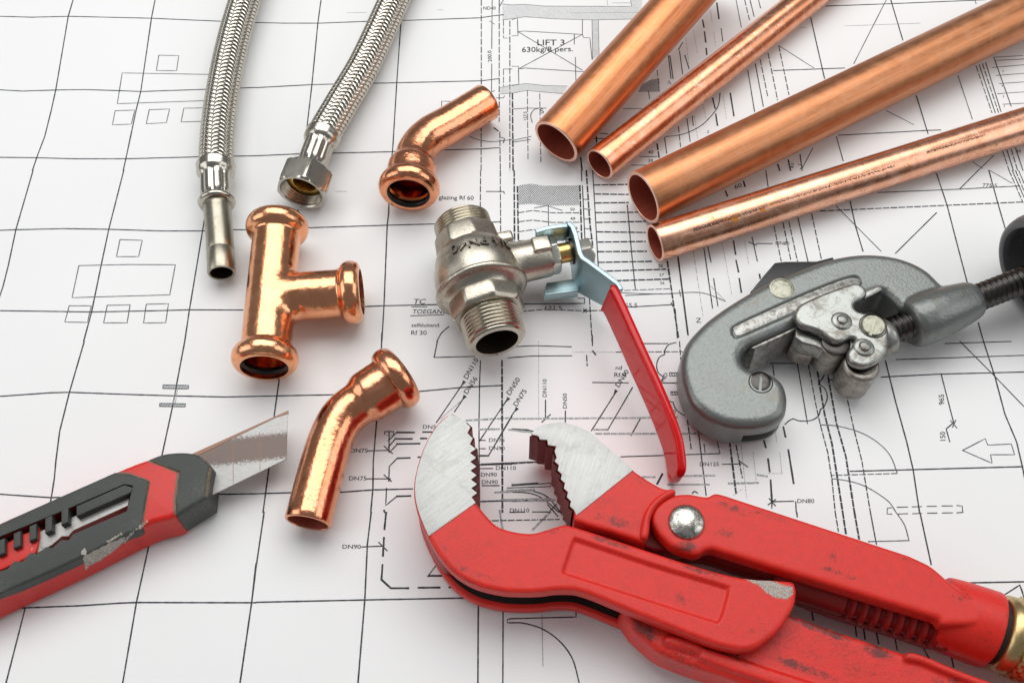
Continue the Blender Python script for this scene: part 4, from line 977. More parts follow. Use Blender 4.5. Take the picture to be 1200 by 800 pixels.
# red sleeve
ns_ = 26; st_ = [(715.5, 337.5), (722, 345), (748, 402), (772, 455), (785, 487), (793, 511), (796.5, 530), (797.5, 544), (796, 556)]
zt2 = [28.6, 28.4, 26.2, 23.6, 21.6, 19.5, 17.6, 15.8, 13.8]
Ps = catmull3([pt(u, v, z) for (u, v), z in zip(st_, zt2)], 6); n = len(Ps); vs = []; fs = []
K = 20
for i, p in enumerate(Ps):
    d = Ps[min(i+1, n-1)]-Ps[max(i-1, 0)]; d.normalize()
    f = i/(n-1); w = Vector((-2.8, -0.6, -17.5+1.5*f)); 
    if f > 0.80: w = w*(1-0.45*((f-0.80)/0.20)**2)
    wn = w.normalized(); nr = d.cross(wn).normalized()
    if nr.x < 0: nr = -nr
    hh = w.length/2; tt = 2.0
    if i > n-5: q_ = (i-(n-5))/4; hh *= math.sqrt(max(0.02, 1-(q_*0.97)**2)); tt *= math.sqrt(max(0.05, 1-(q_*0.95)**2))
    c = p+w*0.5+nr*1.0
    for k in range(K):
        a = 2*PI*k/K; e = 5.5
        ca, sa = math.cos(a), math.sin(a)
        cx = math.copysign(abs(ca)**(2/e), ca)*tt; cy = math.copysign(abs(sa)**(2/e), sa)*hh
        vs.append(c+nr*cx+wn*cy)
for i in range(n-1):
    for k in range(K): fs.append((i*K+k, (i+1)*K+k, (i+1)*K+(k+1) % K, i*K+(k+1) % K))
fs.append(tuple(range(K))); fs.append(tuple((n-1)*K+k for k in range(K-1, -1, -1)))
mb = MB(); mb.add([tuple(v) for v in vs], fs); sl = mb.build('lever_sleeve', VINYL, valve, angle=50)
bm = bmesh.new(); bm.from_mesh(sl.data); bmesh.ops.recalc_face_normals(bm, faces=bm.faces); bm.to_mesh(sl.data); bm.free()

# ------------------------------------------------------------------ utility knife
def Z7(s, z=2.857, o=(0, 460)): return [(o[0]+p[0]/z, o[1]+p[1]/z)+tuple(p[2:]) for p in parse(s)]
ZK = 17.0
knife = thing('utility_knife', 'worn dark grey and red utility knife with its blade out, at the left edge', 'knife', tuple(pt(120, 620, 0)))
out = crv([(-60, 643, 1), (0, 611), (60, 585.5), (136, 551.5), (172, 537.5), (200, 531), (222, 533, 1), (214, 590, 1), (206, 603, 1), (198, 607.5), (165, 617.5), (80, 659.5), (0, 696.5), (-60, 725, 1)], 4)
mb = MB(); slab(mb, to_mm(out, ZK), 0.2, ZK, 2.2, 1.5, 5, grow=1.5); kb = mb.build('handle_body', KRED, knife)
out = crv([(172, 538, 1), (190, 531), (212, 528.8), (230, 531), (240, 537, 1), (247, 545, 1), (243.5, 563, 1), (241.5, 583, 1), (206.5, 604.5, 1), (204.3, 590), (209.5, 553, 1)], 3)
mb = MB(); slab(mb, to_mm(out, ZK+.7), 0.8, ZK+.7, 1.8, 1.5, 4, grow=0.6); nose = mb.build('nose_cap', KGREY, knife); remesh(nose, .35, 3, .5)
out = [(-60, 643), (0, 612.5), (134.5, 552.5), (150, 554), (171, 561), (175, 563.5), (170, 590), (164.5, 618), (150, 625), (80, 660), (0, 695.5), (-60, 722)]
out = crv([(x, y, 1) if i in (0, 2, 5, 8, 11) else (x, y) for i, (x, y) in enumerate(out)], 4)
mb = MB(); slab(mb, to_mm(out, ZK+1.0), 12.0, ZK+1.0, 1.2, 0.1, 4); inlay = mb.build('grip_panel', KGREY, knife)
slot = [(-40, 647), (0, 628), (87.5, 592.0), (146, 566.5), (156, 568.5), (148.7, 598.5), (85.7, 625.6), (80.5, 632.6), (72.5, 632), (61, 642), (54, 640.5), (43.7, 648.5), (36, 647), (26, 658), (17, 657), (9, 666), (0, 669), (-40, 689)]
mb = MB(); slab(mb, to_mm(slot, ZK+1.0), 6.5, ZK+6, 0, 0); cc = mb.build('c', KGREY, None); cut(inlay, cc)
mb = MB(); slab(mb, to_mm(slot, ZK+1.0), 6.5, ZK+6, 0, 0); cc = mb.build('c', KRED, None); cut(kb, cc); smooth_by_angle(kb); smooth_by_angle(inlay)
rail = [(-30, 660), (60, 616), (152, 577), (150, 592), (86, 621), (80, 628), (72.5, 628), (61, 638), (43, 648), (26, 658), (-30, 682)]
mb = MB(); slab(mb, to_mm(rail, 14.6), 6.5, 14.6, .2, 0); mb.build('steel_rail', BLADE2, knife)
redi = [(-40, 660), (0, 641), (20, 628), (46, 617.5), (46.5, 629), (42.5, 647), (25, 657), (0, 668), (-40, 688)]
mb = MB(); slab(mb, to_mm(redi, 15.6), 9.0, 15.6, .6, 0); mb.build('slider', KRED, knife)
bar = [(89, 592.5), (145.5, 567.5), (155.5, 570.5), (153, 577), (89.5, 605)]
mb = MB(); slab(mb, to_mm(bar, ZK+1.2), 10, ZK+1.2, .5, 0); mb.build('blade_stop_bar', KGREY, knife)
for x, y in ((71.5, 597), (52.5, 606.5), (34, 616), (15.5, 624.5), (-3, 633), (-21, 641)):
    q = [(x, y), (x+8.5, y-3.5), (x+8.5, y+14.5), (x, y+18)]
    mb = MB(); slab(mb, to_mm(q, ZK+1.1), 10, ZK+1.1, .5, 0); mb.build('grip_tooth', KGREY, knife)
# scraped patch and scratches where the paint has gone
patch = crv([(100, 652), (103, 661, 1), (118, 657), (133, 646), (143, 634), (146, 627), (136, 630, 1), (122, 640), (108, 648), (96, 656, 1)], 3)
def flank(u, v):
    return None
decal('bare_scrape', SCRAPE, [kb, inlay], [(97, 652), (104, 648), (118, 641), (132, 634), (139, 631), (147, 628), (144, 636), (132, 646), (118, 656), (104, 663), (100, 668), (99, 660)], knife, ragged=0.5, thr=0.02)
decal('bare_scrape', SCRAPE, [kb, inlay], [(142, 633), (160, 618), (170, 609), (176, 606), (172, 614), (158, 624), (146, 636)], knife, ragged=1.0, thr=0.25, seed=4)
decal('bare_scrape', SCRAPE, [kb, inlay], [(96, 643), (102, 642), (102, 650), (95, 650)], knife, ragged=0.6, thr=0.1, seed=9)
decal('bare_scrape', SCRAPE, [kb, inlay], [(124, 633), (143, 622), (146, 626), (126, 638)], knife, ragged=1.0, thr=0.38, seed=5, freq=.8)
m = NT('dried_dirt'); DIRT = m.set(base=(0.20, 0.165, 0.115), rough=0.8).mat
DL = lambda pts, w, th_, sd_: [decal('dirt_seam', DIRT, [kb, inlay, nose], line_px(pts[k], pts[k+1], w), knife, cell=.4, ragged=.9, thr=th_, seed=sd_+k, freq=.9) for k in range(len(pts)-1)]
DL([(174, 539.5), (190, 545), (208.5, 553), (207, 572), (204, 590), (206, 603)], 1.5, .0, 2)
DL([(137, 553), (152, 554.5), (175, 563), (171, 590), (166, 615)], 1.1, .08, 20)
DL([(247, 547), (244, 563), (242, 582)], 2.2, .12, 30); DL([(146, 567), (156, 570)], 1.3, .1, 41); DL([(90, 605), (150, 578)], 1.0, .2, 50); DL([(235, 534), (246, 544)], 1.8, .12, 60)
bl = [(224, 534), (337.5, 481.8), (335.3, 537.5), (243, 582), (224, 590)]
ZB = 10.0
bp = [tuple(pt(u, v, ZB))[:2] for u, v in bl]
mb = MB(); slab(mb, bp, ZB-0.7, ZB, 0.0, 0.0)
blade = mb.build('blade', BLADE, knife, flat=True)
# UVs across the blade so the rust-brown band follows its length
p0 = Vector(bp[1]); ex = (Vector(bp[1])-Vector(bp[0])).normalized(); 
uvl = blade.data.uv_layers[0]; off = origin_of(knife)
for poly in blade.data.polygons:
    for li in poly.loop_indices:
        co = blade.data.vertices[blade.data.loops[li].vertex_index].co+off; x, y = co.x/S, co.y/S
        # picture row at the blade: the band lies level in the picture
        d = Vector((x, y))-Vector(bp[4]); band_dir = (pt(330, 521, ZB)-pt(246, 530, ZB)); band_dir.z = 0; bd = Vector((band_dir.x, band_dir.y)).normalized()
        up_ = Vector((-bd.y, bd.x)); q0 = pt(246, 583, ZB); h = (Vector((x, y))-Vector((q0.x, q0.y))).dot(up_)
        tot = (Vector(tuple(pt(246, 483, ZB))[:2])-Vector((q0.x, q0.y))).dot(up_)
        uvl.data[li].uv = (0, h/tot)
e = [(224, 532), (337.8, 480.6), (337.6, 484.5), (322, 489.5), (224, 537)]
mb = MB(); slab(mb, to_mm(e, ZB+.15), ZB-.75, ZB+.15, 0, 0); mb.build('blade_edge', BEDGE, knife, flat=True)
for xa, ya, xb, yb in ((272.5, 520.5, 273.0, 566), (303.5, 507, 304.5, 550.5)):
    mb = MB(); slab(mb, to_mm([(xa, ya), (xa+.7, ya), (xb+.7, yb), (xb, yb)], ZB+.05), ZB-.2, ZB+.05, 0, 0); mb.build('score_line', BEDGE, knife, flat=True)

# ------------------------------------------------------------------ pipe wrench
def Z(s, z, o): return [(o[0]+p[0]/z, o[1]+p[1]/z)+tuple(p[2:]) for p in parse(s)]
wr = thing('pipe_wrench', 'big red cast pipe wrench with toothed open jaws, across the lower right', 'wrench', tuple(pt(860, 690, 0)))
ZA = 30.0
def teeth(a, b, n, amp, side):
    """zigzag from a to b; side +1 / -1 chooses which way the points stick out"""
    d = Vector((b[0]-a[0], b[1]-a[1])); L = d.length; t = d.normalized(); nn = Vector((-t.y, t.x))*side; out = []
    for k in range(n):
        f0 = k/n; fm = (k+0.55)/n
        out.append((a[0]+d.x*f0, a[1]+d.y*f0, 1)); out.append((a[0]+d.x*fm+nn.x*amp, a[1]+d.y*fm+nn.y*amp, 1))
    out.append((b[0], b[1], 1)); return out
tA = teeth((546, 494), (551.5, 520), 2, 5.0, -1)[:-1]+teeth((551.5, 520), (553.5, 582), 6, 7.0, -1)
cheek = [(527, 483.5), (536, 486.5)] + tA + [(559, 590, 1), (562.5, 594), (570, 603), (582, 614.5), (600, 621), (622, 623.7), (640, 619.5), (657, 614.5), (672, 615.5), (750, 641), (812, 661), (870, 676), (925, 680), (932.5, 686), (933.7, 698), (930, 712), (922, 726), (911, 740), (898, 751), (886, 758.5), (873, 761.5), (858, 760), (825, 750.5), (736, 715), (697.5, 699), (680, 693), (669.5, 691), (652, 691), (637, 693), (620.5, 694), (600, 693.5), (585.5, 692), (557.5, 685), (533, 671), (515.5, 652), (501.5, 629), (489, 599.5), (484.7, 575), (487.5, 550.5), (498, 519), (512, 496)]
co_ = crv(cheek, 4)
mb = MB(); slab(mb, to_mm(co_, ZA), 22.5, ZA, 1.6, 1.0, 4); ck = mb.build('hooked_jaw_upper_cheek', RED, wr, angle=50); remesh(ck, 0.6, 3, 0.4)
pan = crv([(671.5, 630.5), (676, 629.8), (765, 659.5), (850, 685), (855.5, 689), (849, 716), (843.5, 728), (838, 729), (750, 701), (668, 674.5), (659, 671), (659.5, 665)], 4)
press(ck, to_mm(pan, ZA), ZA, 1.5, 0.9)
core = crv([(527, 484.5), (536, 488)] + [(x-0.6, y, 1) for x, y, _ in tA] + [(558, 590, 1), (562, 595), (570, 604), (582, 615.5), (600, 622), (622, 624.7), (640, 620.5), (657, 616), (672, 617.5), (750, 643), (812, 664), (870, 680), (925, 690), (915, 720), (890, 742), (868, 744), (825, 732), (736, 697), (697, 681), (669, 673), (640, 675), (600, 676), (565, 668), (541, 655), (524, 652, 1), (516, 650), (502.5, 629), (490, 599.5), (485.7, 575), (488.5, 550.5), (499, 519), (513, 497)], 4)
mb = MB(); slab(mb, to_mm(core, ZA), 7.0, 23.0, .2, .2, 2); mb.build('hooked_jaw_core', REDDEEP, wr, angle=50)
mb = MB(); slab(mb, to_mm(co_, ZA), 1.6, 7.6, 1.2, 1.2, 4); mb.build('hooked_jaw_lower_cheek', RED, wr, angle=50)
mb = MB(); slab(mb, offset_poly(ccw(to_mm(co_, ZA)), 2.0), 5, 7.75, 0, 0); mb.build('cheek_gap_shade', VOID, wr)  # near-black sheet: the shade between the cheeks put into the colour
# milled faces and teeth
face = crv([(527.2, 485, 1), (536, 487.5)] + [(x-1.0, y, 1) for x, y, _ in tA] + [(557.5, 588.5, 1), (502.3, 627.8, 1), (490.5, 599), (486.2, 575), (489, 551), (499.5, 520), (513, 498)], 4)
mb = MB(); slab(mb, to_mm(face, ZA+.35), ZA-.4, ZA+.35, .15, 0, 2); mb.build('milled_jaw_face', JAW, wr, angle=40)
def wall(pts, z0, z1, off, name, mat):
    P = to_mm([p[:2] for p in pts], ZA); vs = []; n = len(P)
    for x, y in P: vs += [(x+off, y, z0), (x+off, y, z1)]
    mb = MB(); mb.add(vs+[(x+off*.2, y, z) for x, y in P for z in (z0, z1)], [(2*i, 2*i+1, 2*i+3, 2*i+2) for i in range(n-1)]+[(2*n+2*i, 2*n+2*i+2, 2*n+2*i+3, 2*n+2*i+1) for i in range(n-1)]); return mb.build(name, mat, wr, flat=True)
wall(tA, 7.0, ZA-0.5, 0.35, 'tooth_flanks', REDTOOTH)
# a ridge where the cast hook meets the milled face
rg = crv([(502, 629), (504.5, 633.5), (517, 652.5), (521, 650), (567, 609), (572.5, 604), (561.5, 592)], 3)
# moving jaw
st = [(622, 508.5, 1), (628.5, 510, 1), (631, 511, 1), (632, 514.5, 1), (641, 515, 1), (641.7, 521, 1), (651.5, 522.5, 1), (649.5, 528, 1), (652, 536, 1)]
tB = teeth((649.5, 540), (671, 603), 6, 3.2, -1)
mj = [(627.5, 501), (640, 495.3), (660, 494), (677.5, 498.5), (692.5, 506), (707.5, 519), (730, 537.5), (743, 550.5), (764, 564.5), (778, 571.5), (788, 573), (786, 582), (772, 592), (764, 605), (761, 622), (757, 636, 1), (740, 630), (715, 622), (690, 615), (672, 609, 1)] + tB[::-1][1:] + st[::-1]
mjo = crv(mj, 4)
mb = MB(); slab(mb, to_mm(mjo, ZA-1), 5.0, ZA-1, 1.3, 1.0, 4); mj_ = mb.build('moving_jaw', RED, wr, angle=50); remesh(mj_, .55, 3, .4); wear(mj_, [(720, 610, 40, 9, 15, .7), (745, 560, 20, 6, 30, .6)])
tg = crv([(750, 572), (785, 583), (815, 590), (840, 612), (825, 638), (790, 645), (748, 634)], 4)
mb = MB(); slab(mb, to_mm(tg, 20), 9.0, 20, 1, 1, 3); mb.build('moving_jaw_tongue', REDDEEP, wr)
fb = crv([(627.5, 502.2), (640, 496.5), (660, 495), (677, 499.5), (692, 507), (707, 520), (729.5, 538.5), (742, 550.3, 1), (675.5, 603.5, 1)] + [(x+.4, y, 1) for x, y, _ in tB[::-1][1:]] + [(x+.4, y, 1) for x, y, _ in st[::-1]], 4)
mb = MB(); slab(mb, to_mm(fb, ZA-.6), ZA-1.3, ZA-.6, .15, 0, 2); mb.build('milled_jaw_face', JAWB, wr, angle=40)
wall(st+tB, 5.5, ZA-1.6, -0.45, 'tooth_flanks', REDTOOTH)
rib = crv([(789, 571.5), (793, 574.5), (790, 579), (778, 585.5), (768.5, 595), (763, 607), (761.5, 622), (759, 630), (754, 630.5), (750.5, 626), (752, 612), (756, 598), (764, 586), (775, 577), (783, 572)], 3)
mb = MB(); slab(mb, to_mm(rib, ZA+1.4), ZA-4, ZA+1.4, 1.8, 0, 4); o = mb.build('jaw_rib', RED, wr); remesh(o, .4, 5, .5)
# upper arm: forked head, long web and round socket
arm = [(765, 600), (772.5, 589), (787.5, 579.5), (806, 577.3), (820, 579.5), (830, 580.5), (840, 576.5), (862.5, 583, 1), (1066, 649.5, 1), (1078, 655), (1091, 661.5), (1103, 671), (1112, 679), (1130, 693), (1150, 712), (1153, 722), (1142, 731), (1104, 732, 1), (1100.5, 724.5, 1), (835, 643.0, 1), (827, 644.5), (818, 649.5), (806, 647.5), (787.5, 639.5), (772.5, 625), (765, 611)]
ao = crv(arm, 4)
mb = MB(); slab(mb, to_mm(ao, ZA), 22.0, ZA, 1.8, 1.0, 5)
sa = pt(1100, 714, 16.6); sb_ = pt(1165.5, 737, 16.6); sdir = (sb_-sa).normalized(); SL = (sb_-sa).length
sweep(mb, [sa, (sa+sb_)/2, sb_], [(0, 12.3), (1.0, 12.9), (6, 13.4), (14, 13.7), (SL-1.2, 13.8), (SL-.3, 13.4), (SL, 12.2)], 72, cap0=True, cap1=True)
ar = mb.build('arm_with_socket', RED, wr); remesh(ar, 0.55, 11, 0.5)
lo = crv([(790, 600, 1), (862.5, 596), (975, 632), (1091, 678), (1101, 735, 1), (1099, 757), (1060, 746), (1000, 727), (937.5, 705), (900, 680), (862, 668), (826, 656), (790, 650)], 3)
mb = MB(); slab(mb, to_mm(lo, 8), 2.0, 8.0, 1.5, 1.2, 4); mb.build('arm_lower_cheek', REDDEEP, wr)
mb = MB(); slab(mb, to_mm(crv([(1098, 728, 1), (1104, 733), (1154, 750), (1168, 756), (1163, 772), (1151, 779), (1098, 759, 1)], 3), 6), 1.5, 12.0, 2.5, 1.2, 4); mb.build('socket_lip', RED, wr)
mb = MB(); c0 = pt(804.4, 611.5, ZA); dome(mb, c0, Vector((0, 0, 1)), 7.0, 2.9); mb.build('pivot_rivet', RIVET, wr)
# threaded rod in the gap
ra = pt(905, 676, 14); rb_ = pt(1108, 742, 14)
rl = (rb_-ra).length; pr = [(0, 6.0), (rl*.42, 6.0), (rl*.43, 5.0)]; k = rl*.43
while k < rl: pr += [(k+.7, 4.9), (k+1.6, 6.9), (k+2.8, 6.9), (k+3.7, 4.9)]; k += 4.4
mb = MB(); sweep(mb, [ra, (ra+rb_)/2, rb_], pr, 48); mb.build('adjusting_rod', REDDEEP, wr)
# lower handle running out of the frame
ZD = 21.5
lh = [(730, 712), (760, 700), (850, 700), (926, 718.5), (982.5, 738.5), (1061, 764.5), (1125, 784), (1185, 806), (1260, 834, 1), (1230, 906, 1), (1100, 868), (1000, 838), (900, 811), (850, 793), (815, 782), (790, 772.5), (772, 764), (755, 750), (740, 735)]
lo_ = crv(lh, 4)
mb = MB(); slab(mb, to_mm(lo_, ZD), 5.5, ZD, 2.4, 2.0, 5, grow=.8)
for pts in ([(779, 746), (784, 743.3), (800, 746), (820, 753.5), (825, 757), (824, 764), (819, 766.5), (800, 760), (785, 756), (778, 752)],
            [(824, 760), (830, 758.8), (900, 782), (985, 809), (1060, 833), (1150, 862), (1150, 880, 1), (1060, 850), (985, 826), (900, 800), (827, 775), (820, 768)],
            [(1060, 767), (1066, 762.8), (1085, 767.5), (1125, 784.5), (1185, 806), (1260, 833, 1), (1256, 843, 1), (1180, 816), (1120, 792.5), (1080, 776), (1064, 773)]):
    slab(mb, to_mm(crv(pts, 3), ZD+2.2), ZD-3, ZD+2.2, 1.4, 0, 4)
lhand = mb.build('lower_handle', REDWORN, wr); remesh(lhand, .6, 4, .5)
# worn bare patch on the end of the hook plate
wp = [(871, 678), (880, 674), (892, 673), (905, 679), (918, 685), (929, 687), (930, 696), (922, 702), (908, 700), (897, 694), (890, 686), (880, 682)]
decal('bare_scrape', SCRAPE, [ck], wp, wr, cell=.4, ragged=1.3, thr=0.10, freq=.7)
wear(ck, [(800, 703, 45, 14, 20, .5), (712, 634, 48, 5, 19, .8), (820, 668, 60, 5, 17, .7), (560, 672, 40, 5, 20, .7), (850, 735, 22, 10, 20, .5), (650, 622, 40, 6, 0, .5), (880, 740, 18, 10, -30, .5), (520, 640, 18, 8, 40, .6)])
wear(ar, [(806, 640, 22, 9, 0, .95), (860, 596, 34, 8, 17, .7), (795, 590, 20, 12, -30, .5), (975, 655, 10, 16, 0, .6), (900, 604, 40, 6, 17, .6), (985, 672, 60, 5, 18, .6), (1125, 700, 20, 20, 0, .5), (1160, 750, 14, 18, 0, .5), (1060, 655, 30, 5, 20, .5), (850, 625, 22, 12, 0, .6)])
wear(lhand, [(960, 734, 60, 9, 21, 1.0), (1028, 763, 26, 10, 21, 1.0), (755, 738, 24, 12, 40, 1.0), (940, 782, 60, 8, 20, .85), (1020, 790, 60, 12, 20, .55), (868, 772, 40, 10, 20, .7), (1110, 800, 40, 14, 22, .6)])
# knurled brass nut
ka = pt(1166.5, 738.6, 16.4); kd = (pt(1240, 764, 15.4)-ka).normalized()
mb = MB(); pr = [(-2, 11.0), (0.6, 11.0), (0.6, 12.4), (1.5, 14.0), (5.5, 14.4), (6.0, 14.1)]
seg = 210; s = 6.2
def kn(s):
    def f(a):
        u = 26*a; w = s*2.0
        return 1 + 0.028*(abs(math.sin((u+w)/2))*abs(math.sin((u-w)/2))*2-0.6)
    return f
while s < 40: pr.append((s, 14.8, kn(s))); s += 0.42
pr.append((40.5, 14.2)); pr.append((41, 9))
sweep(mb, [ka, ka+kd*20, ka+kd*50], pr, seg); mb.build('knurled_nut', BRASSN, wr, angle=60)
mb = MB(); sweep(mb, [ka, ka+kd*20, ka+kd*50], [(-6, 10), (-6, 12.2), (1.0, 12.2), (1.0, 10)], 48); mb.build('nut_collar', VOID, wr)

# ------------------------------------------------------------------ pipe cutter
ct = thing('pipe_cutter', 'grey metal pipe cutter with a C shaped frame, rollers and a black screw', 'pipe cutter', tuple(pt(960, 390, 0)))
OZ = (780, 240); ZZ = 2.857
ZF = 22.0
fr_ = [(985, 300), (955, 268), (930, 258), (885, 215), (830, 184), (760, 163), (680, 156), (600, 163), (520, 183), (430, 218), (340, 255), (250, 305), (160, 365), (105, 415), (70, 460), (55, 510), (56, 560), (70, 615), (95, 665), (140, 705), (190, 730), (250, 742), (310, 741), (365, 728), (402, 700), (412, 660), (410, 625), (395, 588), (360, 560), (320, 549), (288, 545), (266, 530), (259, 508), (268, 480), (300, 462), (440, 402), (520, 365), (640, 318), (720, 290), (745, 300), (770, 322), (800, 345), (860, 350)]
fo = crv([(OZ[0]+x/ZZ, OZ[1]+y/ZZ) for x, y in fr_], 4)
mb = MB(); slab(mb, to_mm(fo, ZF), 3.0, ZF, 4.2, 3.0, 5)
# nut barrel
n1 = pt(1063, 381, 15.0); n2 = pt(1143.5, 350, 15.8); nd = (n2-n1).normalized(); NLn = (n2-n1).length
sweep(mb, [n1, (n1+n2)/2, n2], [(0, 8.5), (0.8, 10.2), (3, 11.2), (9, 11.6), (16, 11.2), (24, 10.2), (NLn-4, 9.0), (NLn-1.2, 8.2), (NLn, 7.0)], 64, cap0=True, cap1=True)
fb_ = mb.build('c_frame', HAMMER, ct); remesh(fb_, 0.55, 12, 0.5)
# recess along the spine
def z1(s): return [(OZ[0]+p[0]/ZZ, OZ[1]+p[1]/ZZ)+tuple(p[2:]) for p in parse(s)]
rec = crv(z1('226,403 300,367 420,312 540,262 610,238 640,236 655,248 658,262 640,278 560,312 440,362 330,410 262,440 236,446 222,436 219,418'), 4)
press(fb_, to_mm(rec, ZF), ZF, 1.3, 0.9)
# slot in the hook tip for the guide rollers
sl_ = crv(z1('255,768 300,752 360,735 400,715 440,690 490,760 300,860'), 3)
mb = MB(); slab(mb, to_mm(sl_, 11), 7.5, 13.8, 0, 0); 
cut(fb_, mb.build('c', VOID, None)); smooth_by_angle(fb_, 60)
rec2 = crv(z1('232,406 300,374 420,320 540,270 610,246 640,246 648,256 640,270 560,303 440,353 330,402 262,432 238,437 230,424'), 4)
mb = MB(); slab(mb, to_mm(rec2, ZF-.9), ZF-1.9, ZF-.9, .2, 0, 2); mb.build('slide_track', CHAN, ct)
# bare guide wall facing the slide
gw = crv(z1('264,505 272,480 300,463 445,400 462,400 462,440 330,510 290,535 268,530'), 3)
mb = MB(); slab(mb, to_mm(z1('285,477 440,405 452,408 300,483'), ZF-.8), 4.5, ZF-0.8, .6, .3, 3, grow=2.2); mb.build('guide_wall', CHAN, ct)
def disc(u, v, z, r, h, name, mat, slot=None, rim=0.0, nseg=48):
    c = pt(u, v, z); mb = MB()
    pr = [(-3, r), (0.0, r), (h*.6, r-.15), (h, r-.6)]
    if rim: pr += [(h, r-rim), (h-.35, r-rim-.25), (h-.25, r*.4), (h-.2, .05)]
    else: pr += [(h+.02, r*.5), (h+.03, .05)]
    sweep(mb, [c, c+Vector((0, 0, 2)), c+Vector((0, 0, 9))], pr, nseg, cap1=True); o = mb.build(name, mat, ct)
    if slot is not None:
        mb = MB(); a = math.radians(slot); e = Vector((math.cos(a), math.sin(a), 0)); f = Vector((-e.y, e.x, 0))
        box(mb, c+Vector((0, 0, h+.2)), e, f, Vector((0, 0, 1)), r*1.3, r*.13, .75); cut(o, mb.build('c', mat, None)); smooth_by_angle(o, 35)
    return o
disc(915.8, 338.5, ZF-.3, 5.6, 0.7, 'frame_rivet', CREAM, rim=1.1)
# ring round the rivet
disc(891.3, 448, ZF-.6, 4.5, 0.75, 'roller_screw', DARKST, slot=78)
c = pt(891.3, 448, ZF-.15); mb = MB(); sweep(mb, [c, c+Vector((0, 0, 2)), c+Vector((0, 0, 4))], [(-1, 5.2), (.15, 5.1), (.3, 4.85), (.15, 4.6), (-1, 4.5)], 48); mb.build('screw_recess_rim', VOID, ct)
# slide carriage
ZS = 26.5
pl = crv(z1('436,352 452,330 500,306 560,282 625,260 650,262 672,278 676,296 660,312 640,322 634,336 642,350 665,358,1 690,362 722,374 745,402 750,440 748,470 735,500 708,525 672,540 640,536 618,520 610,498 616,480 632,466 640,454 632,446 614,446 592,458 566,457 540,442 520,426 490,414 462,406 442,390 432,370'), 4)
mb = MB(); slab(mb, to_mm(pl, ZS), 22.6, ZS, 1.7, .8, 5); sp = mb.build('slide_carriage', SLIDE, ct); remesh(sp, .42, 6, .5)
tb = crv(z1('640,300 700,272 722,268 728,280 716,290 668,314 650,320'), 3)
mb = MB(); slab(mb, to_mm(tb, ZF+1.5), ZF-2, ZF+1.5, 1, 0, 3); mb.build('slide_tab', SLIDE, ct)
bk = z1('446,388 520,412 560,440 590,452 600,470 560,474 515,452 470,440 444,420')
mb = MB(); slab(mb, to_mm(bk, ZS), 12.5, 21, .8, .5, 3); mb.build('slide_side_wall', SLIDE, ct)
bk = z1('446,388 520,412 540,440 520,452 470,440 444,420')
mb = MB(); slab(mb, to_mm(bk, ZS), 3.0, 12.2, .8, .8, 3); mb.build('slide_side_wall', ROLLER, ct)
bk = crv(z1('450,392 520,412 600,470 660,520 735,480 745,420 690,380 560,360 470,360'), 3)
mb = MB(); slab(mb, to_mm(bk, ZS), 2.0, 6.0, 1, 1, 3); mb.build('slide_lower_plate', SLIDE, ct)
def roller(u, v, zt, zb, r, name, mat, tip=False, band=None):
    c = pt(u, v, zt); H = zt-zb; mb = MB()
    pr = [(-.0, .1), (0, r-1.2), (0.25, r-.6), (.9, r)]
    pr += [(H*.25, r), (H*.6, r+.1)]
    pr += [(H-3.2, r), (H-1.2, r*.72), (H-.2, r*.35), (H, .1)] if tip else [(H-.8, r), (H, r-.8), (H, .1)]
    pr = [(-s, rr) for s, rr in pr][::-1]
    sweep(mb, [c-Vector((0, 0, 9)), c-Vector((0, 0, 4)), c], [(s+9, rr) for s, rr in pr], 56); o = mb.build(name, mat, ct)
    return o
roller(979.5, 402.5, 22.0, 4.5, 6.0, 'guide_roller', ROLLER)
c = pt(979.5, 401.5, 22.0); mb = MB(); sweep(mb, [c, c+Vector((0, 0, 2)), c+Vector((0, 0, 4))], [(-.6, 5.9), (-.2, 6.2), (.5, 6.0), (.9, 5.0), (.9, 0.1)], 48); mb.build('roller_washer', DARKST, ct)
roller(1010, 427, 21.0, 0.6, 7.6, 'guide_roller', ROLLER, tip=True)
c = pt(1010.5, 421.5, 22.2); mb = MB(); sweep(mb, [c-Vector((0, 0, 4)), c, c+Vector((0, 0, 4))], [(1.5, 4.0), (1.6, 7.0), (2.2, 7.2), (2.6, 6.6), (3.2, 6.6), (3.3, 4.0)], 48); mb.build('roller_washer', DARKST, ct)
def pin(u, v, r1, r2):
    c = pt(u, v, ZS-.3); mb = MB()
    sweep(mb, [c, c+Vector((0, 0, 2)), c+Vector((0, 0, 4))], [(-1, r1), (.1, r1), (.7, r1-.5), (1.0, r1-1.1), (1.05, r2+.3), (1.2, r2), (2.0, r2-.4), (2.3, r2*.5), (2.35, .05)], 48, cap1=True); mb.build('roller_pin', SLIDE, ct)
pin(986.0, 376.5, 4.6, 2.2); pin(1012.3, 407.5, 4.6, 2.3)
disc(1023.0, 382.0, ZS-.1, 5.2, 1.0, 'carriage_screw', CREAM, slot=65)
c = pt(1023.0, 382.0, ZS+.05); mb = MB(); sweep(mb, [c, c+Vector((0, 0, 2)), c+Vector((0, 0, 4))], [(-1, 6.0), (.1, 5.9), (.2, 5.6), (.1, 5.35), (-1, 5.3)], 48); mb.build('screw_recess_rim', DARKST, ct)
# socket where the screw meets the carriage
c1_ = pt(1031, 397, 15.3); mb = MB(); sweep(mb, [c1_-nd*3, c1_, c1_+nd*9], [(0, 5), (0.2, 7.0), (1.5, 8.0), (6, 8.2), (7.5, 7.6), (8.5, 6.5), (8.5, 4)], 48); mb.build('screw_socket', SLIDE, ct)
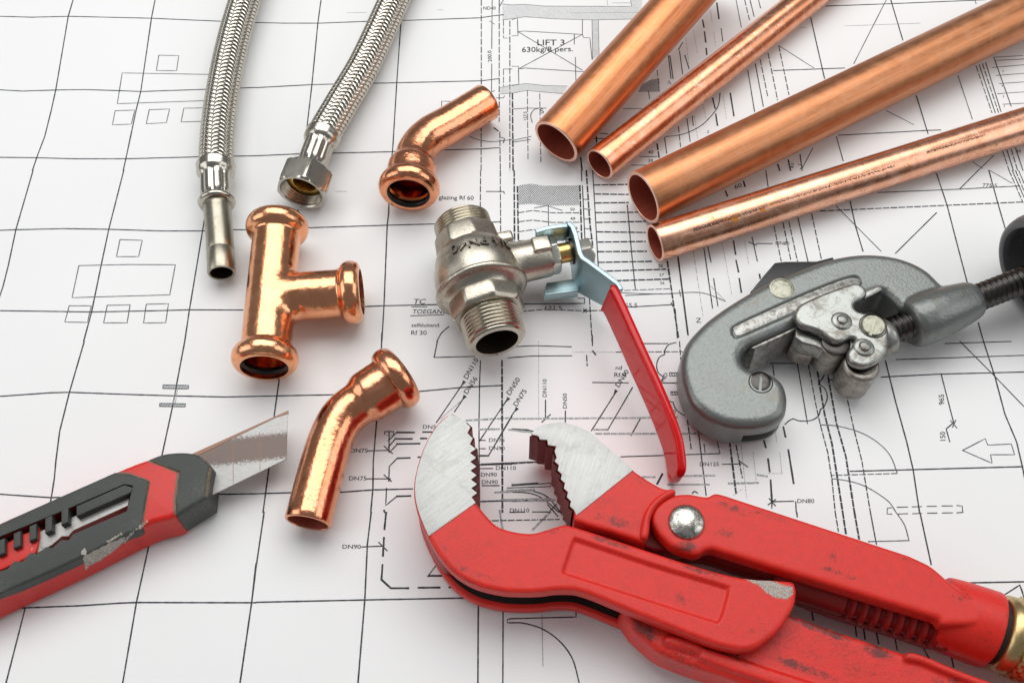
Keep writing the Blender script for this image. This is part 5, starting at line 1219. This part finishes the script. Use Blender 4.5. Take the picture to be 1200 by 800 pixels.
# threaded spindle
q1 = pt(1030, 393.5, 15.3); q2 = pt(1225, 318.5, 19.5); qd = (q2-q1).normalized(); QL = (q2-q1).length
mb = MB(); pr = [(0, 4)]; k = 0.5
while k < QL: pr += [(k, 4.9), (k+.75, 6.15), (k+1.15, 6.2), (k+1.5, 6.1), (k+2.2, 4.9)]; k += 2.75
sweep(mb, [q1, (q1+q2)/2, q2], pr, 64); mb.build('screw_spindle', DARKST, ct, angle=60)
# knob
kc = pt(1211, 317, 26.0); kd2 = qd.copy()
lob = lambda a: 1-0.035*(0.5+0.5*math.cos(a*6))
mb = MB(); pr = [(14, 10), (9, 15.5), (3, 18.4), (0.8, 19.4), (0.0, 20.4), (0.15, 21.6), (0.9, 22.6), (3.0, 23.6), (6, 24.1), (12, 24.3, lob), (24, 24.0, lob), (34, 22.5, lob), (38, 19), (39, 8)]
sweep(mb, [kc, kc+kd2*20, kc+kd2*45], pr, 96); mb.build('knob', KNOB, ct, angle=60)
mb = MB(); sweep(mb, [kc, kc+kd2*20, kc+kd2*45], [(1.5, 19.2), (.3, 19.7), (-.15, 20.6), (0.0, 21.8), (0.7, 22.9), (2.2, 23.6), (4.5, 24.2), (6.5, 24.3)], 96); mb.build('knob_rim', KRIM, ct)
mb = MB(); sweep(mb, [kc, kc+kd2*20, kc+kd2*45], [(13.5, 0.1), (13.5, 10)], 48); mb.build('knob_recess', VOID, ct)
# folded reamer blade behind the frame
rm = z1('285,290 330,235 366,194 400,190 505,189 560,175 600,260 420,330')
mb = MB(); slab(mb, to_mm(rm, 9), 6.5, 9, .3, .2, 2); mb.build('reamer_blade', KBLK, ct, angle=25)

# ------------------------------------------------------------------ small pieces belong to the part they sit in
def under(child, parent_name, root):
    for c in root.children:
        if c.name.split('.')[0] == parent_name:
            child.parent = c; return
for root in (h2,):
    for c in list(root.children):
        if c.name.split('.')[0] in ('nut_thread', 'brass_insert'): under(c, 'hex_nut', root)
for c in list(ct.children):
    k = c.name.split('.')[0]
    if k in ('roller_pin', 'carriage_screw', 'slide_tab', 'slide_side_wall', 'slide_lower_plate'): under(c, 'slide_carriage', ct)
    if k in ('slide_track', 'guide_wall', 'frame_rivet', 'roller_screw'): under(c, 'c_frame', ct)
    if k in ('knob_rim', 'knob_recess'): under(c, 'knob', ct)
for c in list(wr.children):
    if c.name.split('.')[0] == 'jaw_rib': under(c, 'moving_jaw', wr)
for c in list(knife.children):
    if c.name.split('.')[0] in ('blade_edge', 'score_line'): under(c, 'blade', knife)
for root in [o for o in bpy.data.objects if o.name.startswith('copper_pipe')]:
    for c in list(root.children):
        if c.name.split('.')[0] in ('tarnish_spot', 'tarnish_streak'): under(c, 'outer_wall', root)
